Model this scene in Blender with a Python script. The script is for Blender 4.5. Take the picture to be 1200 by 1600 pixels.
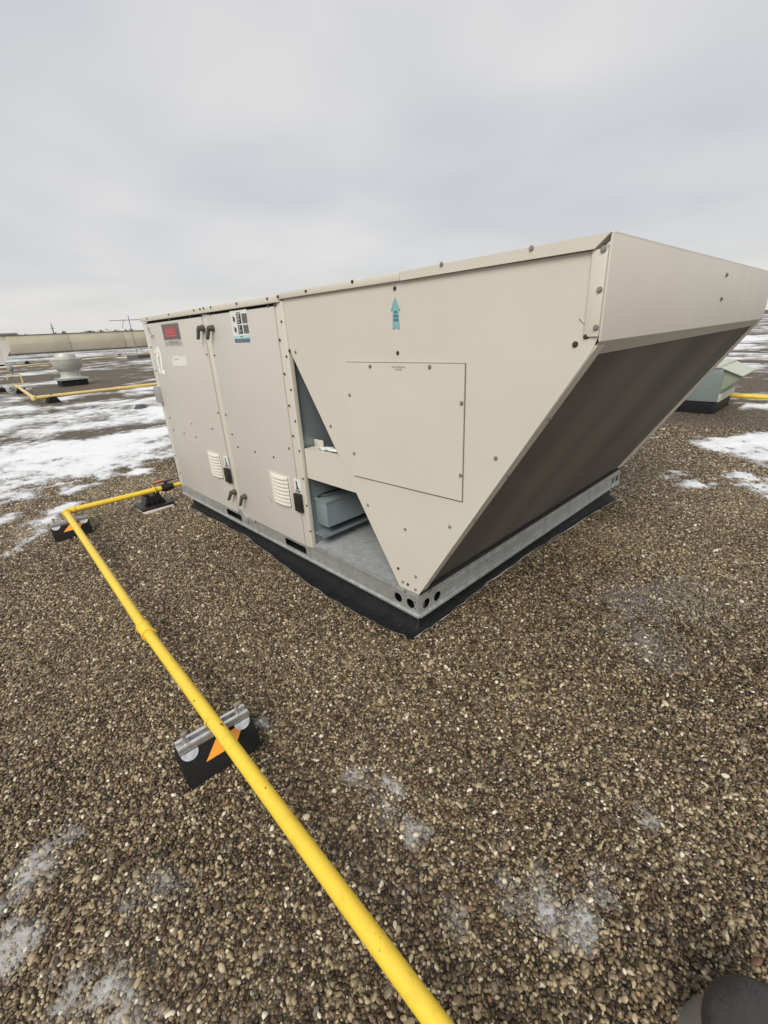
import bpy, bmesh, math, random
import numpy as np
from mathutils import Vector, Matrix
from mathutils.geometry import tessellate_polygon

random.seed(7)
for o in list(bpy.data.objects):
    bpy.data.objects.remove(o)
scene = bpy.context.scene
COL = scene.collection

# ------------------------------------------------------------------ camera
FPX = 697.447
YAW, PITCH, ROLL = math.radians(136.741), math.radians(22.264), math.radians(-3.16)
CAM = Vector((1.101, -1.211, 1.303))
Fv = Vector((math.cos(YAW)*math.cos(PITCH), math.sin(YAW)*math.cos(PITCH), -math.sin(PITCH)))
_R = Fv.cross(Vector((0, 0, 1))).normalized()
_U = _R.cross(Fv)
Rv = math.cos(ROLL)*_R + math.sin(ROLL)*_U
Uv = -math.sin(ROLL)*_R + math.cos(ROLL)*_U
cam_data = bpy.data.cameras.new('camera')
cam_data.sensor_fit = 'VERTICAL'
cam_data.sensor_height = 24.0
cam_data.sensor_width = 18.0
cam_data.lens = 24.0*FPX/1600.0
cam_data.clip_start = 0.02
cam_data.clip_end = 3000
cam = bpy.data.objects.new('camera', cam_data)
COL.objects.link(cam)
M = Matrix((Rv, Uv, -Fv)).transposed().to_4x4()
M.translation = CAM
cam.matrix_world = M
scene.camera = cam

# ------------------------------------------------------------------ world: overcast sky
SUN_DIR = Vector((0.42, -0.72, 0.80)).normalized()        # towards the bright part of the cloud deck
SUN_EL = math.asin(SUN_DIR.z)
SUN_AZ = math.atan2(SUN_DIR.x, SUN_DIR.y)
world = bpy.data.worlds.new('World')
scene.world = world
world.use_nodes = True
wn, wl = world.node_tree.nodes, world.node_tree.links
wn.clear()
w_out = wn.new('ShaderNodeOutputWorld')
w_bg = wn.new('ShaderNodeBackground'); w_bg.inputs['Strength'].default_value = 0.1
w_sky = wn.new('ShaderNodeTexSky'); w_sky.sky_type = 'NISHITA'; w_sky.sun_disc = False
w_sky.sun_elevation = SUN_EL; w_sky.sun_rotation = SUN_AZ
w_sky.dust_density = 3.0
w_tc = wn.new('ShaderNodeTexCoord')
w_sep = wn.new('ShaderNodeSeparateXYZ'); wl.new(w_tc.outputs['Generated'], w_sep.inputs[0])
def wmath(op, a, b=None, c=None):
    n = wn.new('ShaderNodeMath'); n.operation = op
    for i, v in enumerate((a, b, c)):
        if v is None: continue
        if isinstance(v, (int, float)): n.inputs[i].default_value = v
        else: wl.new(v, n.inputs[i])
    return n.outputs[0]
zc = wmath('MAXIMUM', w_sep.outputs['Z'], 0.0)
den = wmath('ADD', zc, 0.16)
w_cmb = wn.new('ShaderNodeCombineXYZ')
wl.new(wmath('DIVIDE', w_sep.outputs['X'], den), w_cmb.inputs[0])
wl.new(wmath('DIVIDE', w_sep.outputs['Y'], den), w_cmb.inputs[1])
def wnoise(scale, detail, rough, w):
    n = wn.new('ShaderNodeTexNoise'); n.noise_dimensions = '4D'
    n.inputs['Scale'].default_value = scale; n.inputs['Detail'].default_value = detail
    n.inputs['Roughness'].default_value = rough; n.inputs['W'].default_value = w
    n.inputs['Distortion'].default_value = 0.25
    wl.new(w_cmb.outputs[0], n.inputs['Vector'])
    return n.outputs['Fac']
cl1 = wnoise(0.8, 3, 0.45, 3.1)
cl2 = wnoise(1.5, 2, 0.4, 8.4)
cl = wmath('ADD', wmath('MULTIPLY', cl1, 0.7), wmath('MULTIPLY', cl2, 0.3))
w_ramp = wn.new('ShaderNodeValToRGB')
wl.new(cl, w_ramp.inputs['Fac'])
cr = w_ramp.color_ramp
cr.elements[0].position = 0.38; cr.elements[0].color = (3.02, 3.10, 3.30, 1)
cr.elements[1].position = 0.62; cr.elements[1].color = (3.95, 3.88, 3.84, 1)
e = cr.elements.new(0.50); e.color = (3.42, 3.44, 3.56, 1)
hz = wmath('POWER', wmath('SUBTRACT', 1.0, zc), 11.0)
w_mixh = wn.new('ShaderNodeMix'); w_mixh.data_type = 'RGBA'
wl.new(wmath('MULTIPLY', hz, 0.75), w_mixh.inputs['Factor'])
wl.new(w_ramp.outputs['Color'], w_mixh.inputs['A'])
w_mixh.inputs['B'].default_value = (4.35, 4.22, 3.88, 1)
w_mix = wn.new('ShaderNodeMix'); w_mix.data_type = 'RGBA'
w_mix.inputs['Factor'].default_value = 0.96
wl.new(w_sky.outputs['Color'], w_mix.inputs['A'])
wl.new(w_mixh.outputs['Result'], w_mix.inputs['B'])
wl.new(w_mix.outputs['Result'], w_bg.inputs['Color'])
wl.new(w_bg.outputs[0], w_out.inputs['Surface'])

sun_d = bpy.data.lights.new('sun', 'SUN')
sun_d.energy = 1.5
sun_d.angle = math.radians(32)
sun_d.color = (1.0, 0.965, 0.90)
sun = bpy.data.objects.new('sun', sun_d)
COL.objects.link(sun)
sun.rotation_euler = SUN_DIR.to_track_quat('Z', 'Y').to_euler()
sun.location = SUN_DIR*30

scene.view_settings.view_transform = 'Standard'
scene.view_settings.look = 'None'
scene.view_settings.gamma = 1.0
scene.view_settings.use_curve_mapping = False
scene.view_settings.exposure = 0.95

# ------------------------------------------------------------------ photograph pixel -> place on a known plane
def ray(px, py):
    return Fv*FPX + Rv*(px-600.0) - Uv*(py-800.0)
def on_ground(px, py, z=0.0):
    d = ray(px, py); return CAM + d*((z-CAM.z)/d.z)
def on_side(px, py, y=0.0):
    d = ray(px, py); return CAM + d*((y-CAM.y)/d.y)
def on_end(px, py, x=0.0):
    d = ray(px, py); return CAM + d*((x-CAM.x)/d.x)

# ------------------------------------------------------------------ materials
def ramp_set(node, stops, interp='LINEAR'):
    r = node.color_ramp; r.interpolation = interp
    while len(r.elements) > 1: r.elements.remove(r.elements[-1])
    for i, (p, c) in enumerate(stops):
        el = r.elements[0] if i == 0 else r.elements.new(p)
        el.position = p; el.color = (*c, 1)
class MatB:
    def __init__(s, name):
        s.m = bpy.data.materials.new(name); s.m.use_nodes = True
        s.n, s.l = s.m.node_tree.nodes, s.m.node_tree.links
        s.b = s.n['Principled BSDF']; s.out = s.n['Material Output']
        s.geo = None
    def pos(s):
        if s.geo is None: s.geo = s.n.new('ShaderNodeNewGeometry')
        return s.geo.outputs['Position']
    def mapped(s, scale):
        mp = s.n.new('ShaderNodeMapping'); mp.inputs['Scale'].default_value = scale
        s.l.new(s.pos(), mp.inputs['Vector']); return mp.outputs[0]
    def noise(s, scale, detail=4, rough=0.55, vec=None, dist=0.0):
        n = s.n.new('ShaderNodeTexNoise'); n.inputs['Scale'].default_value = scale
        n.inputs['Detail'].default_value = detail; n.inputs['Roughness'].default_value = rough
        n.inputs['Distortion'].default_value = dist
        s.l.new(vec if vec is not None else s.pos(), n.inputs['Vector']); return n.outputs['Fac']
    def ramp(s, fac, stops, interp='LINEAR'):
        r = s.n.new('ShaderNodeValToRGB'); ramp_set(r, stops, interp)
        s.l.new(fac, r.inputs['Fac']); return r.outputs['Color']
    def mix(s, fac, a, b, mode='MIX'):
        m = s.n.new('ShaderNodeMix'); m.data_type = 'RGBA'; m.blend_type = mode
        for k, v in (('Factor', fac), ('A', a), ('B', b)):
            if isinstance(v, (int, float)): m.inputs[k].default_value = v
            elif isinstance(v, tuple): m.inputs[k].default_value = (*v, 1)
            else: s.l.new(v, m.inputs[k])
        return m.outputs['Result']
    def math(s, op, a, b=0.0, clamp=False):
        n = s.n.new('ShaderNodeMath'); n.operation = op; n.use_clamp = clamp
        for i, v in enumerate((a, b)):
            if isinstance(v, (int, float)): n.inputs[i].default_value = v
            else: s.l.new(v, n.inputs[i])
        return n.outputs[0]
    def set(s, key, v):
        if isinstance(v, tuple): s.b.inputs[key].default_value = (*v, 1) if len(v) == 3 else v
        elif isinstance(v, (int, float)): s.b.inputs[key].default_value = v
        else: s.l.new(v, s.b.inputs[key])
    def bump(s, h, strength, dist):
        b = s.n.new('ShaderNodeBump'); b.inputs['Strength'].default_value = strength
        b.inputs['Distance'].default_value = dist
        s.l.new(h, b.inputs['Height']); s.l.new(b.outputs[0], s.b.inputs['Normal'])

def plain(name, col, rough=0.5, metal=0.0, var=0.12, scale=14.0, bump=0.0, spec=0.5):
    m = MatB(name)
    f = m.noise(scale, 5, 0.6)
    lo = tuple(c*(1-var) for c in col); hi = tuple(min(1, c*(1+var)) for c in col)
    m.set('Base Color', m.ramp(f, [(0.3, lo), (0.7, hi)]))
    m.set('Metallic', metal); m.set('Specular IOR Level', spec)
    m.set('Roughness', m.math('ADD', rough-0.06, m.math('MULTIPLY', f, 0.12)))
    if bump: m.bump(f, 0.5, bump)
    return m.m

def paint(name, col, streak=0.035):
    m = MatB(name)
    a = m.noise(1.7, 3, 0.5)
    st = m.noise(1.0, 5, 0.6, m.mapped((9, 9, 0.9)))
    sp = m.noise(160, 3, 0.6)
    c0 = m.mix(a, tuple(c*0.94 for c in col), tuple(c*1.05 for c in col))
    c1 = m.mix(m.math('MULTIPLY', m.math('SUBTRACT', st, 0.5, True), streak*4), c0, tuple(c*f for c, f in zip(col, (0.70, 0.68, 0.64))))
    c2 = m.mix(m.math('MULTIPLY', m.math('SUBTRACT', sp, 0.62, True), 1.1), c1, tuple(c*0.55 for c in col))
    m.set('Base Color', c2)
    m.set('Roughness', m.math('ADD', 0.36, m.math('MULTIPLY', st, 0.2)))
    wav = m.noise(2.3, 2, 0.4)
    m.bump(m.math('ADD', wav, m.math('MULTIPLY', sp, 0.006)), 0.5, 0.02)
    return m.m

def galv(name, col, rough=0.42, metal=0.7):
    m = MatB(name)
    v = m.n.new('ShaderNodeTexVoronoi'); v.inputs['Scale'].default_value = 75
    m.l.new(m.pos(), v.inputs['Vector'])
    sep = m.n.new('ShaderNodeSeparateColor'); m.l.new(v.outputs['Color'], sep.inputs[0])
    big = m.noise(4, 5, 0.65)
    st = m.noise(1.0, 5, 0.65, m.mapped((14, 14, 1.2)))
    c = m.mix(sep.outputs[0], tuple(k*0.86 for k in col), tuple(k*1.1 for k in col))
    c = m.mix(m.math('MULTIPLY', m.math('SUBTRACT', st, 0.48, True), 2.2), c, tuple(k*f for k, f in zip(col, (0.62, 0.58, 0.5))))
    c = m.mix(m.math('MULTIPLY', m.math('SUBTRACT', big, 0.55, True), 1.6), c, tuple(k*1.2 for k in col))
    m.set('Base Color', c); m.set('Metallic', metal)
    m.set('Roughness', m.math('ADD', rough, m.math('MULTIPLY', big, 0.2)))
    m.bump(m.noise(5, 3), 0.2, 0.01)
    return m.m

BEIGE = paint('beige_paint', (0.60, 0.562, 0.485))
BEIGE_DOOR = paint('beige_door_paint', (0.545, 0.517, 0.462))
BEIGE_TRIM = paint('beige_trim_paint', (0.61, 0.573, 0.49), 0.06)
BEIGE_EDGE = paint('beige_panel_paint', (0.61, 0.572, 0.495), 0.03)
LOUVRE = paint('cream_louvre_paint', (0.62, 0.585, 0.50), 0.04)
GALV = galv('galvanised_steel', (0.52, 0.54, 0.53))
GALV_SHADED = plain('galvanised_shaded', (0.27, 0.32, 0.335), 0.42, 0.35, 0.07, 3.0)  # galvanised steel with the shade inside the unit darkened into its colour
GALV_PAN = galv('galvanised_pan', (0.50, 0.52, 0.52), 0.45, 0.4)
DARK = plain('dark_void', (0.02, 0.019, 0.017), 0.8)  # near-black stand-in for shade in the door gaps and louvres
STEEL = plain('screw_steel', (0.34, 0.32, 0.29), 0.42, 0.7)
RUST = plain('rusty_screw', (0.075, 0.035, 0.022), 0.75, 0.1, 0.35, 90)
BROWNH = plain('handle_bronze', (0.105, 0.094, 0.080), 0.5, 0.25)
BLACK_PL = plain('black_plastic', (0.016, 0.015, 0.015), 0.4)
WHITE_ST = plain('white_sticker', (0.72, 0.72, 0.68), 0.5, 0, 0.06)
WHITE_P = plain('white_stencil_paint', (0.86, 0.85, 0.80), 0.6, 0, 0.1, 40)
INK = plain('black_ink', (0.03, 0.03, 0.032), 0.5)
INK_G = plain('grey_ink', (0.17, 0.165, 0.17), 0.5, 0, 0.35, 260)
BADGE_G = plain('badge_grey', (0.125, 0.118, 0.125), 0.45)
RED = plain('badge_red', (0.40, 0.045, 0.05), 0.45)
PINK = plain('badge_faded_red', (0.55, 0.16, 0.16), 0.45)
BADGE_L = plain('badge_pale', (0.47, 0.45, 0.39), 0.5)
CYAN = plain('pale_blue_ink', (0.42, 0.62, 0.65), 0.5)
TEAL = plain('teal_sticker', (0.20, 0.42, 0.44), 0.5)
TEAL_D = plain('teal_ink', (0.07, 0.17, 0.23), 0.5)
PAPER = plain('paper', (0.75, 0.75, 0.73), 0.7, 0, 0.1, 60)

def yellow(name, col):
    m = MatB(name)
    big = m.noise(5, 5, 0.65); sp = m.noise(130, 3, 0.6)
    c = m.mix(big, tuple(k*0.88 for k in col), tuple(k*1.06 for k in col))
    c = m.mix(m.math('MULTIPLY', m.math('SUBTRACT', sp, 0.66, True), 3.0, True), c, (0.22, 0.13, 0.04))
    c = m.mix(m.math('MULTIPLY', m.math('SUBTRACT', m.noise(22, 5, 0.7), 0.55, True), 2.4, True), c, (0.40, 0.24, 0.05))
    c = m.mix(m.math('MULTIPLY', m.math('SUBTRACT', m.noise(45, 3, 0.5), 0.70, True), 14.0, True), c, (0.12, 0.065, 0.03))
    m.set('Base Color', c); m.set('Roughness', m.math('ADD', 0.27, m.math('MULTIPLY', big, 0.25)))
    m.bump(m.noise(60, 4), 0.12, 0.003)
    return m.m
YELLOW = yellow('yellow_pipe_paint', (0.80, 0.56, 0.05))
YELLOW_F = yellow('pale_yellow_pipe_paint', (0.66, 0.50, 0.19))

def rubber():
    m = MatB('recycled_rubber')
    n = m.noise(420, 3, 0.7); g = m.noise(90, 3)
    c = m.ramp(n, [(0.5, (0.009, 0.009, 0.009)), (0.72, (0.018, 0.017, 0.016)), (0.79, (0.16, 0.15, 0.14))])
    m.set('Base Color', c); m.set('Roughness', 0.78); m.set('Specular IOR Level', 0.3)
    m.bump(m.math('ADD', n, g), 0.5, 0.004)
    return m.m
RUBBER = rubber()
ORANGE = plain('orange_reflective_tape', (0.85, 0.32, 0.025), 0.4, 0, 0.06, 70)
ZINC = plain('zinc_strut', (0.68, 0.69, 0.69), 0.27, 0.8, 0.14, 60)
PLATE = plain('bright_zinc_plate', (0.62, 0.63, 0.62), 0.3, 0.75, 0.25, 55)
PAD = plain('white_foam_pad', (0.66, 0.63, 0.56), 0.8, 0, 0.12, 40)

def membrane():
    m = MatB('black_roof_membrane')
    a = m.noise(7, 6, 0.65); d = m.noise(60, 4, 0.7)
    c = m.ramp(a, [(0.3, (0.006, 0.006, 0.007)), (0.62, (0.012, 0.012, 0.013)), (0.82, (0.04, 0.038, 0.036))])
    c = m.mix(m.math('MULTIPLY', m.math('SUBTRACT', d, 0.62, True), 2.0, True), c, (0.16, 0.145, 0.12))
    m.set('Base Color', c); m.set('Roughness', 0.6); m.set('Specular IOR Level', 0.25)
    m.bump(m.math('ADD', a, m.math('MULTIPLY', d, 0.15)), 0.7, 0.02)
    return m.m
MEMBRANE = membrane()
SEALANT = plain('grey_sealant', (0.30, 0.285, 0.25), 0.7, 0, 0.35, 60, 0.006)

def coil_mat():
    m = MatB('dark_coil_fins')
    band = m.noise(1.0, 1, 0.4, m.mapped((0.15, 1.7, 0.15)))
    fine = m.noise(1.0, 2, 0.5, m.mapped((6, 420, 6)))
    big = m.noise(2.5, 5, 0.6)
    c = m.ramp(band, [(0.30, (0.100, 0.091, 0.073)), (0.47, (0.115, 0.105, 0.086)), (0.56, (0.150, 0.137, 0.112)), (0.70, (0.18, 0.165, 0.135))])
    c = m.mix(m.math('MULTIPLY', m.math('SUBTRACT', big, 0.45, True), 1.6, True), c, (0.19, 0.172, 0.14))
    m.set('Base Color', c); m.set('Roughness', 0.75)
    m.bump(fine, 0.06, 0.001)
    return m.m
COIL = coil_mat()

# stones: colour from the per-stone random value, frost from the per-stone frost value
STONE_STOPS = [(0.0, (0.020, 0.012, 0.005)), (0.20, (0.058, 0.037, 0.017)), (0.42, (0.120, 0.082, 0.040)),
               (0.58, (0.185, 0.134, 0.070)), (0.66, (0.130, 0.108, 0.082)), (0.76, (0.270, 0.203, 0.112)),
               (0.87, (0.37, 0.29, 0.170)), (0.93, (0.45, 0.365, 0.225)), (0.945, (0.22, 0.095, 0.048)), (0.957, (0.14, 0.132, 0.098)),
               (0.970, (0.52, 0.43, 0.28)), (1.0, (0.76, 0.70, 0.57))]
def stone_mat():
    m = MatB('roof_gravel_stone')
    at = m.n.new('ShaderNodeAttribute'); at.attribute_type = 'INSTANCER'; at.attribute_name = 'shade'
    fr = m.n.new('ShaderNodeAttribute'); fr.attribute_type = 'INSTANCER'; fr.attribute_name = 'frost'
    c = m.ramp(at.outputs['Fac'], STONE_STOPS)
    f = m.noise(300, 4, 0.65)
    c = m.mix(m.math('MULTIPLY', f, 0.35), c, m.mix(0.5, c, (0.02, 0.016, 0.01)))
    fm = m.math('MULTIPLY', fr.outputs['Fac'], m.math('MULTIPLY', m.math('SUBTRACT', m.noise(120, 4, 0.7), 0.22, True), 2.0, True), True)
    c = m.mix(fm, c, (0.60, 0.59, 0.56))
    m.set('Base Color', c)
    m.set('Roughness', m.math('ADD', 0.20, m.math('MULTIPLY', f, 0.35)))
    m.bump(f, 0.25, 0.002)
    return m.m
STONE = stone_mat()

def bed_mat():
    m = MatB('roof_gravel_bed')
    v = m.n.new('ShaderNodeTexVoronoi'); v.inputs['Scale'].default_value = 85; v.inputs['Randomness'].default_value = 1
    m.l.new(m.pos(), v.inputs['Vector'])
    sep = m.n.new('ShaderNodeSeparateColor'); m.l.new(v.outputs['Color'], sep.inputs[0])
    c = m.ramp(sep.outputs[0], STONE_STOPS)
    gap_shade = m.math('MULTIPLY', m.math('SUBTRACT', v.outputs['Distance'], 0.30, True), 2.6, True)
    c = m.mix(gap_shade, c, (0.008, 0.005, 0.003))  # shade between the pebbles painted into the bed colour
    big = m.noise(0.35, 5, 0.6); mid = m.noise(3.5, 5, 0.6)
    c = m.mix(m.math('MULTIPLY', m.math('SUBTRACT', big, 0.42, True), 1.4, True), c, m.mix(0.5, c, (0.165, 0.128, 0.085)))
    c = m.mix(m.math('MULTIPLY', m.math('SUBTRACT', mid, 0.5, True), 1.0, True), c, (0.055, 0.043, 0.03))
    m.set('Base Color', c); m.set('Roughness', 0.7)
    h = m.math('SUBTRACT', 1.0, v.outputs['Distance'])
    m.bump(h, 0.9, 0.006)
    return m.m
BED = bed_mat()

def snow_mat():
    m = MatB('old_snow')
    at = m.n.new('ShaderNodeAttribute'); at.attribute_name = 'depth'
    fine = m.noise(24, 6, 0.7); tiny = m.noise(140, 4, 0.7)
    big = m.noise(1.6, 5, 0.6)
    d = m.math('ADD', at.outputs['Fac'], m.math('MULTIPLY', m.math('SUBTRACT', fine, 0.5), 1.1))
    d = m.math('ADD', d, m.math('MULTIPLY', m.math('SUBTRACT', big, 0.53), 0.9))
    c = m.ramp(d, [(0.0, (0.15, 0.137, 0.118)), (0.12, (0.32, 0.31, 0.295)), (0.27, (0.44, 0.44, 0.435)), (0.46, (0.66, 0.67, 0.68)), (0.9, (0.76, 0.77, 0.78))])
    speck = m.math('MULTIPLY', m.math('SUBTRACT', tiny, m.math('ADD', 0.47, m.math('MULTIPLY', at.outputs['Fac'], 0.26)), True), 7.0, True)
    c = m.mix(speck, c, (0.11, 0.09, 0.065))
    m.set('Base Color', c); m.set('Roughness', 0.5)
    m.bump(m.math('ADD', fine, m.math('MULTIPLY', tiny, 0.3)), 0.5, 0.012)
    return m.m
SNOW = snow_mat()

def ice_mat():
    m = MatB('clear_frost_film')
    tr = m.n.new('ShaderNodeBsdfTransparent')
    mx = m.n.new('ShaderNodeMixShader')
    at = m.n.new('ShaderNodeAttribute'); at.attribute_name = 'depth'
    n = m.noise(75, 5, 0.72, None, 0.6); n2 = m.noise(16, 4, 0.6)
    a = m.math('ADD', m.math('MULTIPLY', at.outputs['Fac'], 0.9), m.math('MULTIPLY', m.math('SUBTRACT', n, 0.5), 2.4))
    a = m.math('ADD', a, m.math('MULTIPLY', m.math('SUBTRACT', n2, 0.52), 1.8))
    a = m.math('MULTIPLY', m.math('MULTIPLY', m.math('SUBTRACT', a, 0.18), 3.0, True), 0.62)
    m.set('Base Color', m.ramp(at.outputs['Fac'], [(0.15, (0.36, 0.345, 0.32)), (0.85, (0.60, 0.59, 0.575))])); m.set('Roughness', 0.3)
    m.bump(n, 0.8, 0.006)
    m.l.new(a, mx.inputs[0]); m.l.new(tr.outputs[0], mx.inputs[1]); m.l.new(m.b.outputs[0], mx.inputs[2])
    m.l.new(mx.outputs[0], m.out.inputs['Surface'])
    return m.m
ICE = ice_mat()

# ------------------------------------------------------------------ mesh helpers
class MB:
    """collects polygons; build() links them as ONE mesh object (vertices given in world coordinates)"""
    def __init__(s): s.bm = bmesh.new()
    def _add(s, verts, faces):
        vs = [s.bm.verts.new(v) for v in verts]
        for f in faces:
            try: s.bm.faces.new([vs[i] for i in f])
            except ValueError: pass
        return vs
    def box(s, x0, x1, y0, y1, z0, z1, bevel=0.0):
        vs = s._add([(x, y, z) for x in (x0, x1) for y in (y0, y1) for z in (z0, z1)],
                    [(0, 1, 3, 2), (4, 6, 7, 5), (0, 4, 5, 1), (2, 3, 7, 6), (0, 2, 6, 4), (1, 5, 7, 3)])
        if bevel:
            es = list({e for v in vs for e in v.link_edges})
            bmesh.ops.bevel(s.bm, geom=es, offset=bevel, segments=2, affect='EDGES', profile=0.6)
        return s
    def prism(s, poly, d):
        """flat polygon (3D points) swept by the vector d"""
        n = len(poly); d = Vector(d)
        P = [Vector(p) for p in poly]
        s._add(P + [p+d for p in P], [tuple(range(n-1, -1, -1)), tuple(range(n, 2*n))] + [(i, (i+1) % n, n+(i+1) % n, n+i) for i in range(n)])
        return s
    def plate(s, outer, holes, d):
        """polygon with holes, swept by d"""
        d = Vector(d); loops = [[Vector(p) for p in outer]] + [[Vector(p) for p in h] for h in holes]
        flat = [p for lp in loops for p in lp]; n = len(flat)
        tris = tessellate_polygon(loops)
        faces = [tuple(t) for t in tris] + [tuple(n+i for i in reversed(t)) for t in tris]
        o = 0
        for lp in loops:
            k = len(lp)
            faces += [(o+i, o+(i+1) % k, n+o+(i+1) % k, n+o+i) for i in range(k)]
            o += k
        s._add(flat+[p+d for p in flat], faces)
        return s
    def cyl(s, a, b, r0, r1=None, seg=16, caps=True):
        a, b = Vector(a), Vector(b); r1 = r0 if r1 is None else r1
        w = (b-a).normalized(); u = w.orthogonal().normalized(); v = w.cross(u)
        c = [(math.cos(2*math.pi*i/seg), math.sin(2*math.pi*i/seg)) for i in range(seg)]
        vs = [a+(u*x+v*y)*r0 for x, y in c] + [b+(u*x+v*y)*r1 for x, y in c]
        f = [(i, (i+1) % seg, seg+(i+1) % seg, seg+i) for i in range(seg)]
        if caps: f += [tuple(range(seg-1, -1, -1)), tuple(range(seg, 2*seg))]
        s._add(vs, f); return s
    def tube(s, pts, r, seg=14, caps=True):
        P = [Vector(p) for p in pts]; rings = []; n = len(P)
        rr = r if isinstance(r, (list, tuple)) else [r]*n
        t0 = (P[1]-P[0]).normalized(); u = t0.orthogonal().normalized()
        for i in range(n):
            t = (P[min(i+1, n-1)]-P[max(i-1, 0)]).normalized()
            u = (u - t*u.dot(t)).normalized(); v = t.cross(u)
            rings.append([P[i]+(u*math.cos(2*math.pi*k/seg)+v*math.sin(2*math.pi*k/seg))*rr[i] for k in range(seg)])
        f = [(i*seg+k, i*seg+(k+1) % seg, (i+1)*seg+(k+1) % seg, (i+1)*seg+k) for i in range(n-1) for k in range(seg)]
        if caps: f += [tuple(range(seg-1, -1, -1)), tuple(range((n-1)*seg, n*seg))]
        s._add([p for r_ in rings for p in r_], f); return s
    def lathe(s, c, prof, seg=28):
        c = Vector(c); n = len(prof)
        vs = [c+Vector((r*math.cos(2*math.pi*k/seg), r*math.sin(2*math.pi*k/seg), z)) for r, z in prof for k in range(seg)]
        f = [(i*seg+k, i*seg+(k+1) % seg, (i+1)*seg+(k+1) % seg, (i+1)*seg+k) for i in range(n-1) for k in range(seg)]
        f += [tuple(range(seg-1, -1, -1)), tuple(range((n-1)*seg, n*seg))]
        s._add(vs, f); return s
    def mesh(s, name, smooth=35, off=None):
        bmesh.ops.recalc_face_normals(s.bm, faces=s.bm.faces)
        if off is not None: bmesh.ops.translate(s.bm, verts=s.bm.verts, vec=-Vector(off))
        me = bpy.data.meshes.new(name); s.bm.to_mesh(me); s.bm.free()
        if smooth:
            me.shade_smooth(); me.set_sharp_from_angle(angle=math.radians(smooth))
        return me
    def build(s, name, mat, parent=None, smooth=35, at=None):
        off = root_of(parent) if parent is not None else at
        me = s.mesh(name, smooth, off); me.materials.append(mat)
        o = bpy.data.objects.new(name, me); COL.objects.link(o)
        if parent is not None: o.parent = parent
        elif at is not None: o.location = at
        return o
def root_of(o):
    p = Vector((0, 0, 0))
    while o is not None:
        p += o.location; o = o.parent
    return p
def tag(o, label, cat=None, group=None, kind=None):
    if label: o['label'] = label
    if cat: o['category'] = cat
    if group: o['group'] = group
    if kind: o['kind'] = kind
    return o
def thing(name, loc, label, cat, group=None):
    o = bpy.data.objects.new(name, None); COL.objects.link(o)
    o.location = loc; o.empty_display_size = 0.1
    return tag(o, label, cat, group)
def place(name, me, loc, parent, rot=None, scale=None):
    """another object that shares mesh data, at a world position"""
    o = bpy.data.objects.new(name, me); COL.objects.link(o); o.parent = parent
    o.location = Vector(loc)-root_of(parent)
    if rot is not None: o.rotation_euler = rot
    if scale is not None: o.scale = scale
    return o
def text_mesh(txt, name, offset=0.0):
    cu = bpy.data.curves.new(name, 'FONT'); cu.body = txt; cu.align_x = 'CENTER'; cu.align_y = 'CENTER'
    cu.extrude = 0.0; cu.offset = offset; cu.resolution_u = 3
    ob = bpy.data.objects.new(name, cu); COL.objects.link(ob)
    dg = bpy.context.evaluated_depsgraph_get(); dg.update()
    me = bpy.data.meshes.new_from_object(ob.evaluated_get(dg))
    bpy.data.objects.remove(ob); bpy.data.curves.remove(cu)
    co = np.array([v.co[:] for v in me.vertices])
    lo, hi = co.min(0), co.max(0)
    for v in me.vertices:                                     # normalise to a unit box on the XZ plane, facing -Y
        x = (v.co.x-(lo[0]+hi[0])/2)/(hi[0]-lo[0]); z = (v.co.y-(lo[1]+hi[1])/2)/(hi[1]-lo[1])
        v.co = (x, 0, z)
    return me
def text_on_side(txt, name, x0, x1, z0, z1, y, mat, parent, offset=0.0):
    me = text_mesh(txt, name, offset); me.materials.append(mat)
    return place(name, me, ((x0+x1)/2, y, (z0+z1)/2), parent, None, (x1-x0, 1, z1-z0))

# ------------------------------------------------------------------ noise for ground cover (numpy)
def vnoise(x, y, seed=0):
    xi, yi = np.floor(x), np.floor(y); fx, fy = x-xi, y-yi
    fx = fx*fx*(3-2*fx); fy = fy*fy*(3-2*fy)
    def h(a, b):
        q = np.sin(a*127.1+b*311.7+seed*74.7)*43758.5453
        return q-np.floor(q)
    return (h(xi, yi)*(1-fx)+h(xi+1, yi)*fx)*(1-fy)+(h(xi, yi+1)*(1-fx)+h(xi+1, yi+1)*fx)*fy
def fbm(x, y, seed=0, octv=5, gain=0.5):
    s = np.zeros_like(x); a = 1.0; t = 0.0
    for i in range(octv):
        s += a*vnoise(x*2**i+i*13.7, y*2**i-i*7.3, seed+i*3); t += a; a *= gain
    return s/t
def poly_sd(x, y, poly):
    """signed distance to a polygon, positive inside"""
    d = np.full(x.shape, 1e9); ins = np.zeros(x.shape, bool); n = len(poly)
    for i in range(n):
        ax, ay = poly[i]; bx, by = poly[(i+1) % n]
        ex, ey = bx-ax, by-ay; wx, wy = x-ax, y-ay
        t = np.clip((wx*ex+wy*ey)/(ex*ex+ey*ey+1e-12), 0, 1)
        d = np.minimum(d, np.hypot(wx-ex*t, wy-ey*t))
        c = ((ay <= y) & (by > y)) | ((by <= y) & (ay > y))
        with np.errstate(divide='ignore', invalid='ignore'):
            xin = ax+(y-ay)/(by-ay)*ex if by != ay else np.full(x.shape, np.inf)
        ins ^= c & (x < xin)
    return np.where(ins, d, -d)
def frost_mask(x, y, c, r, seed):
    d = np.hypot(x-c.x, y-c.y)/r
    return 0.88-d*0.8+(fbm(x*0.55/r, y*0.55/r, seed, 3)-0.5)*1.4+(fbm(x*26, y*26, seed+5, 4)-0.5)*1.5
def gpoly(pts): return [tuple(on_ground(*p)[:2]) for p in pts]

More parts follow.
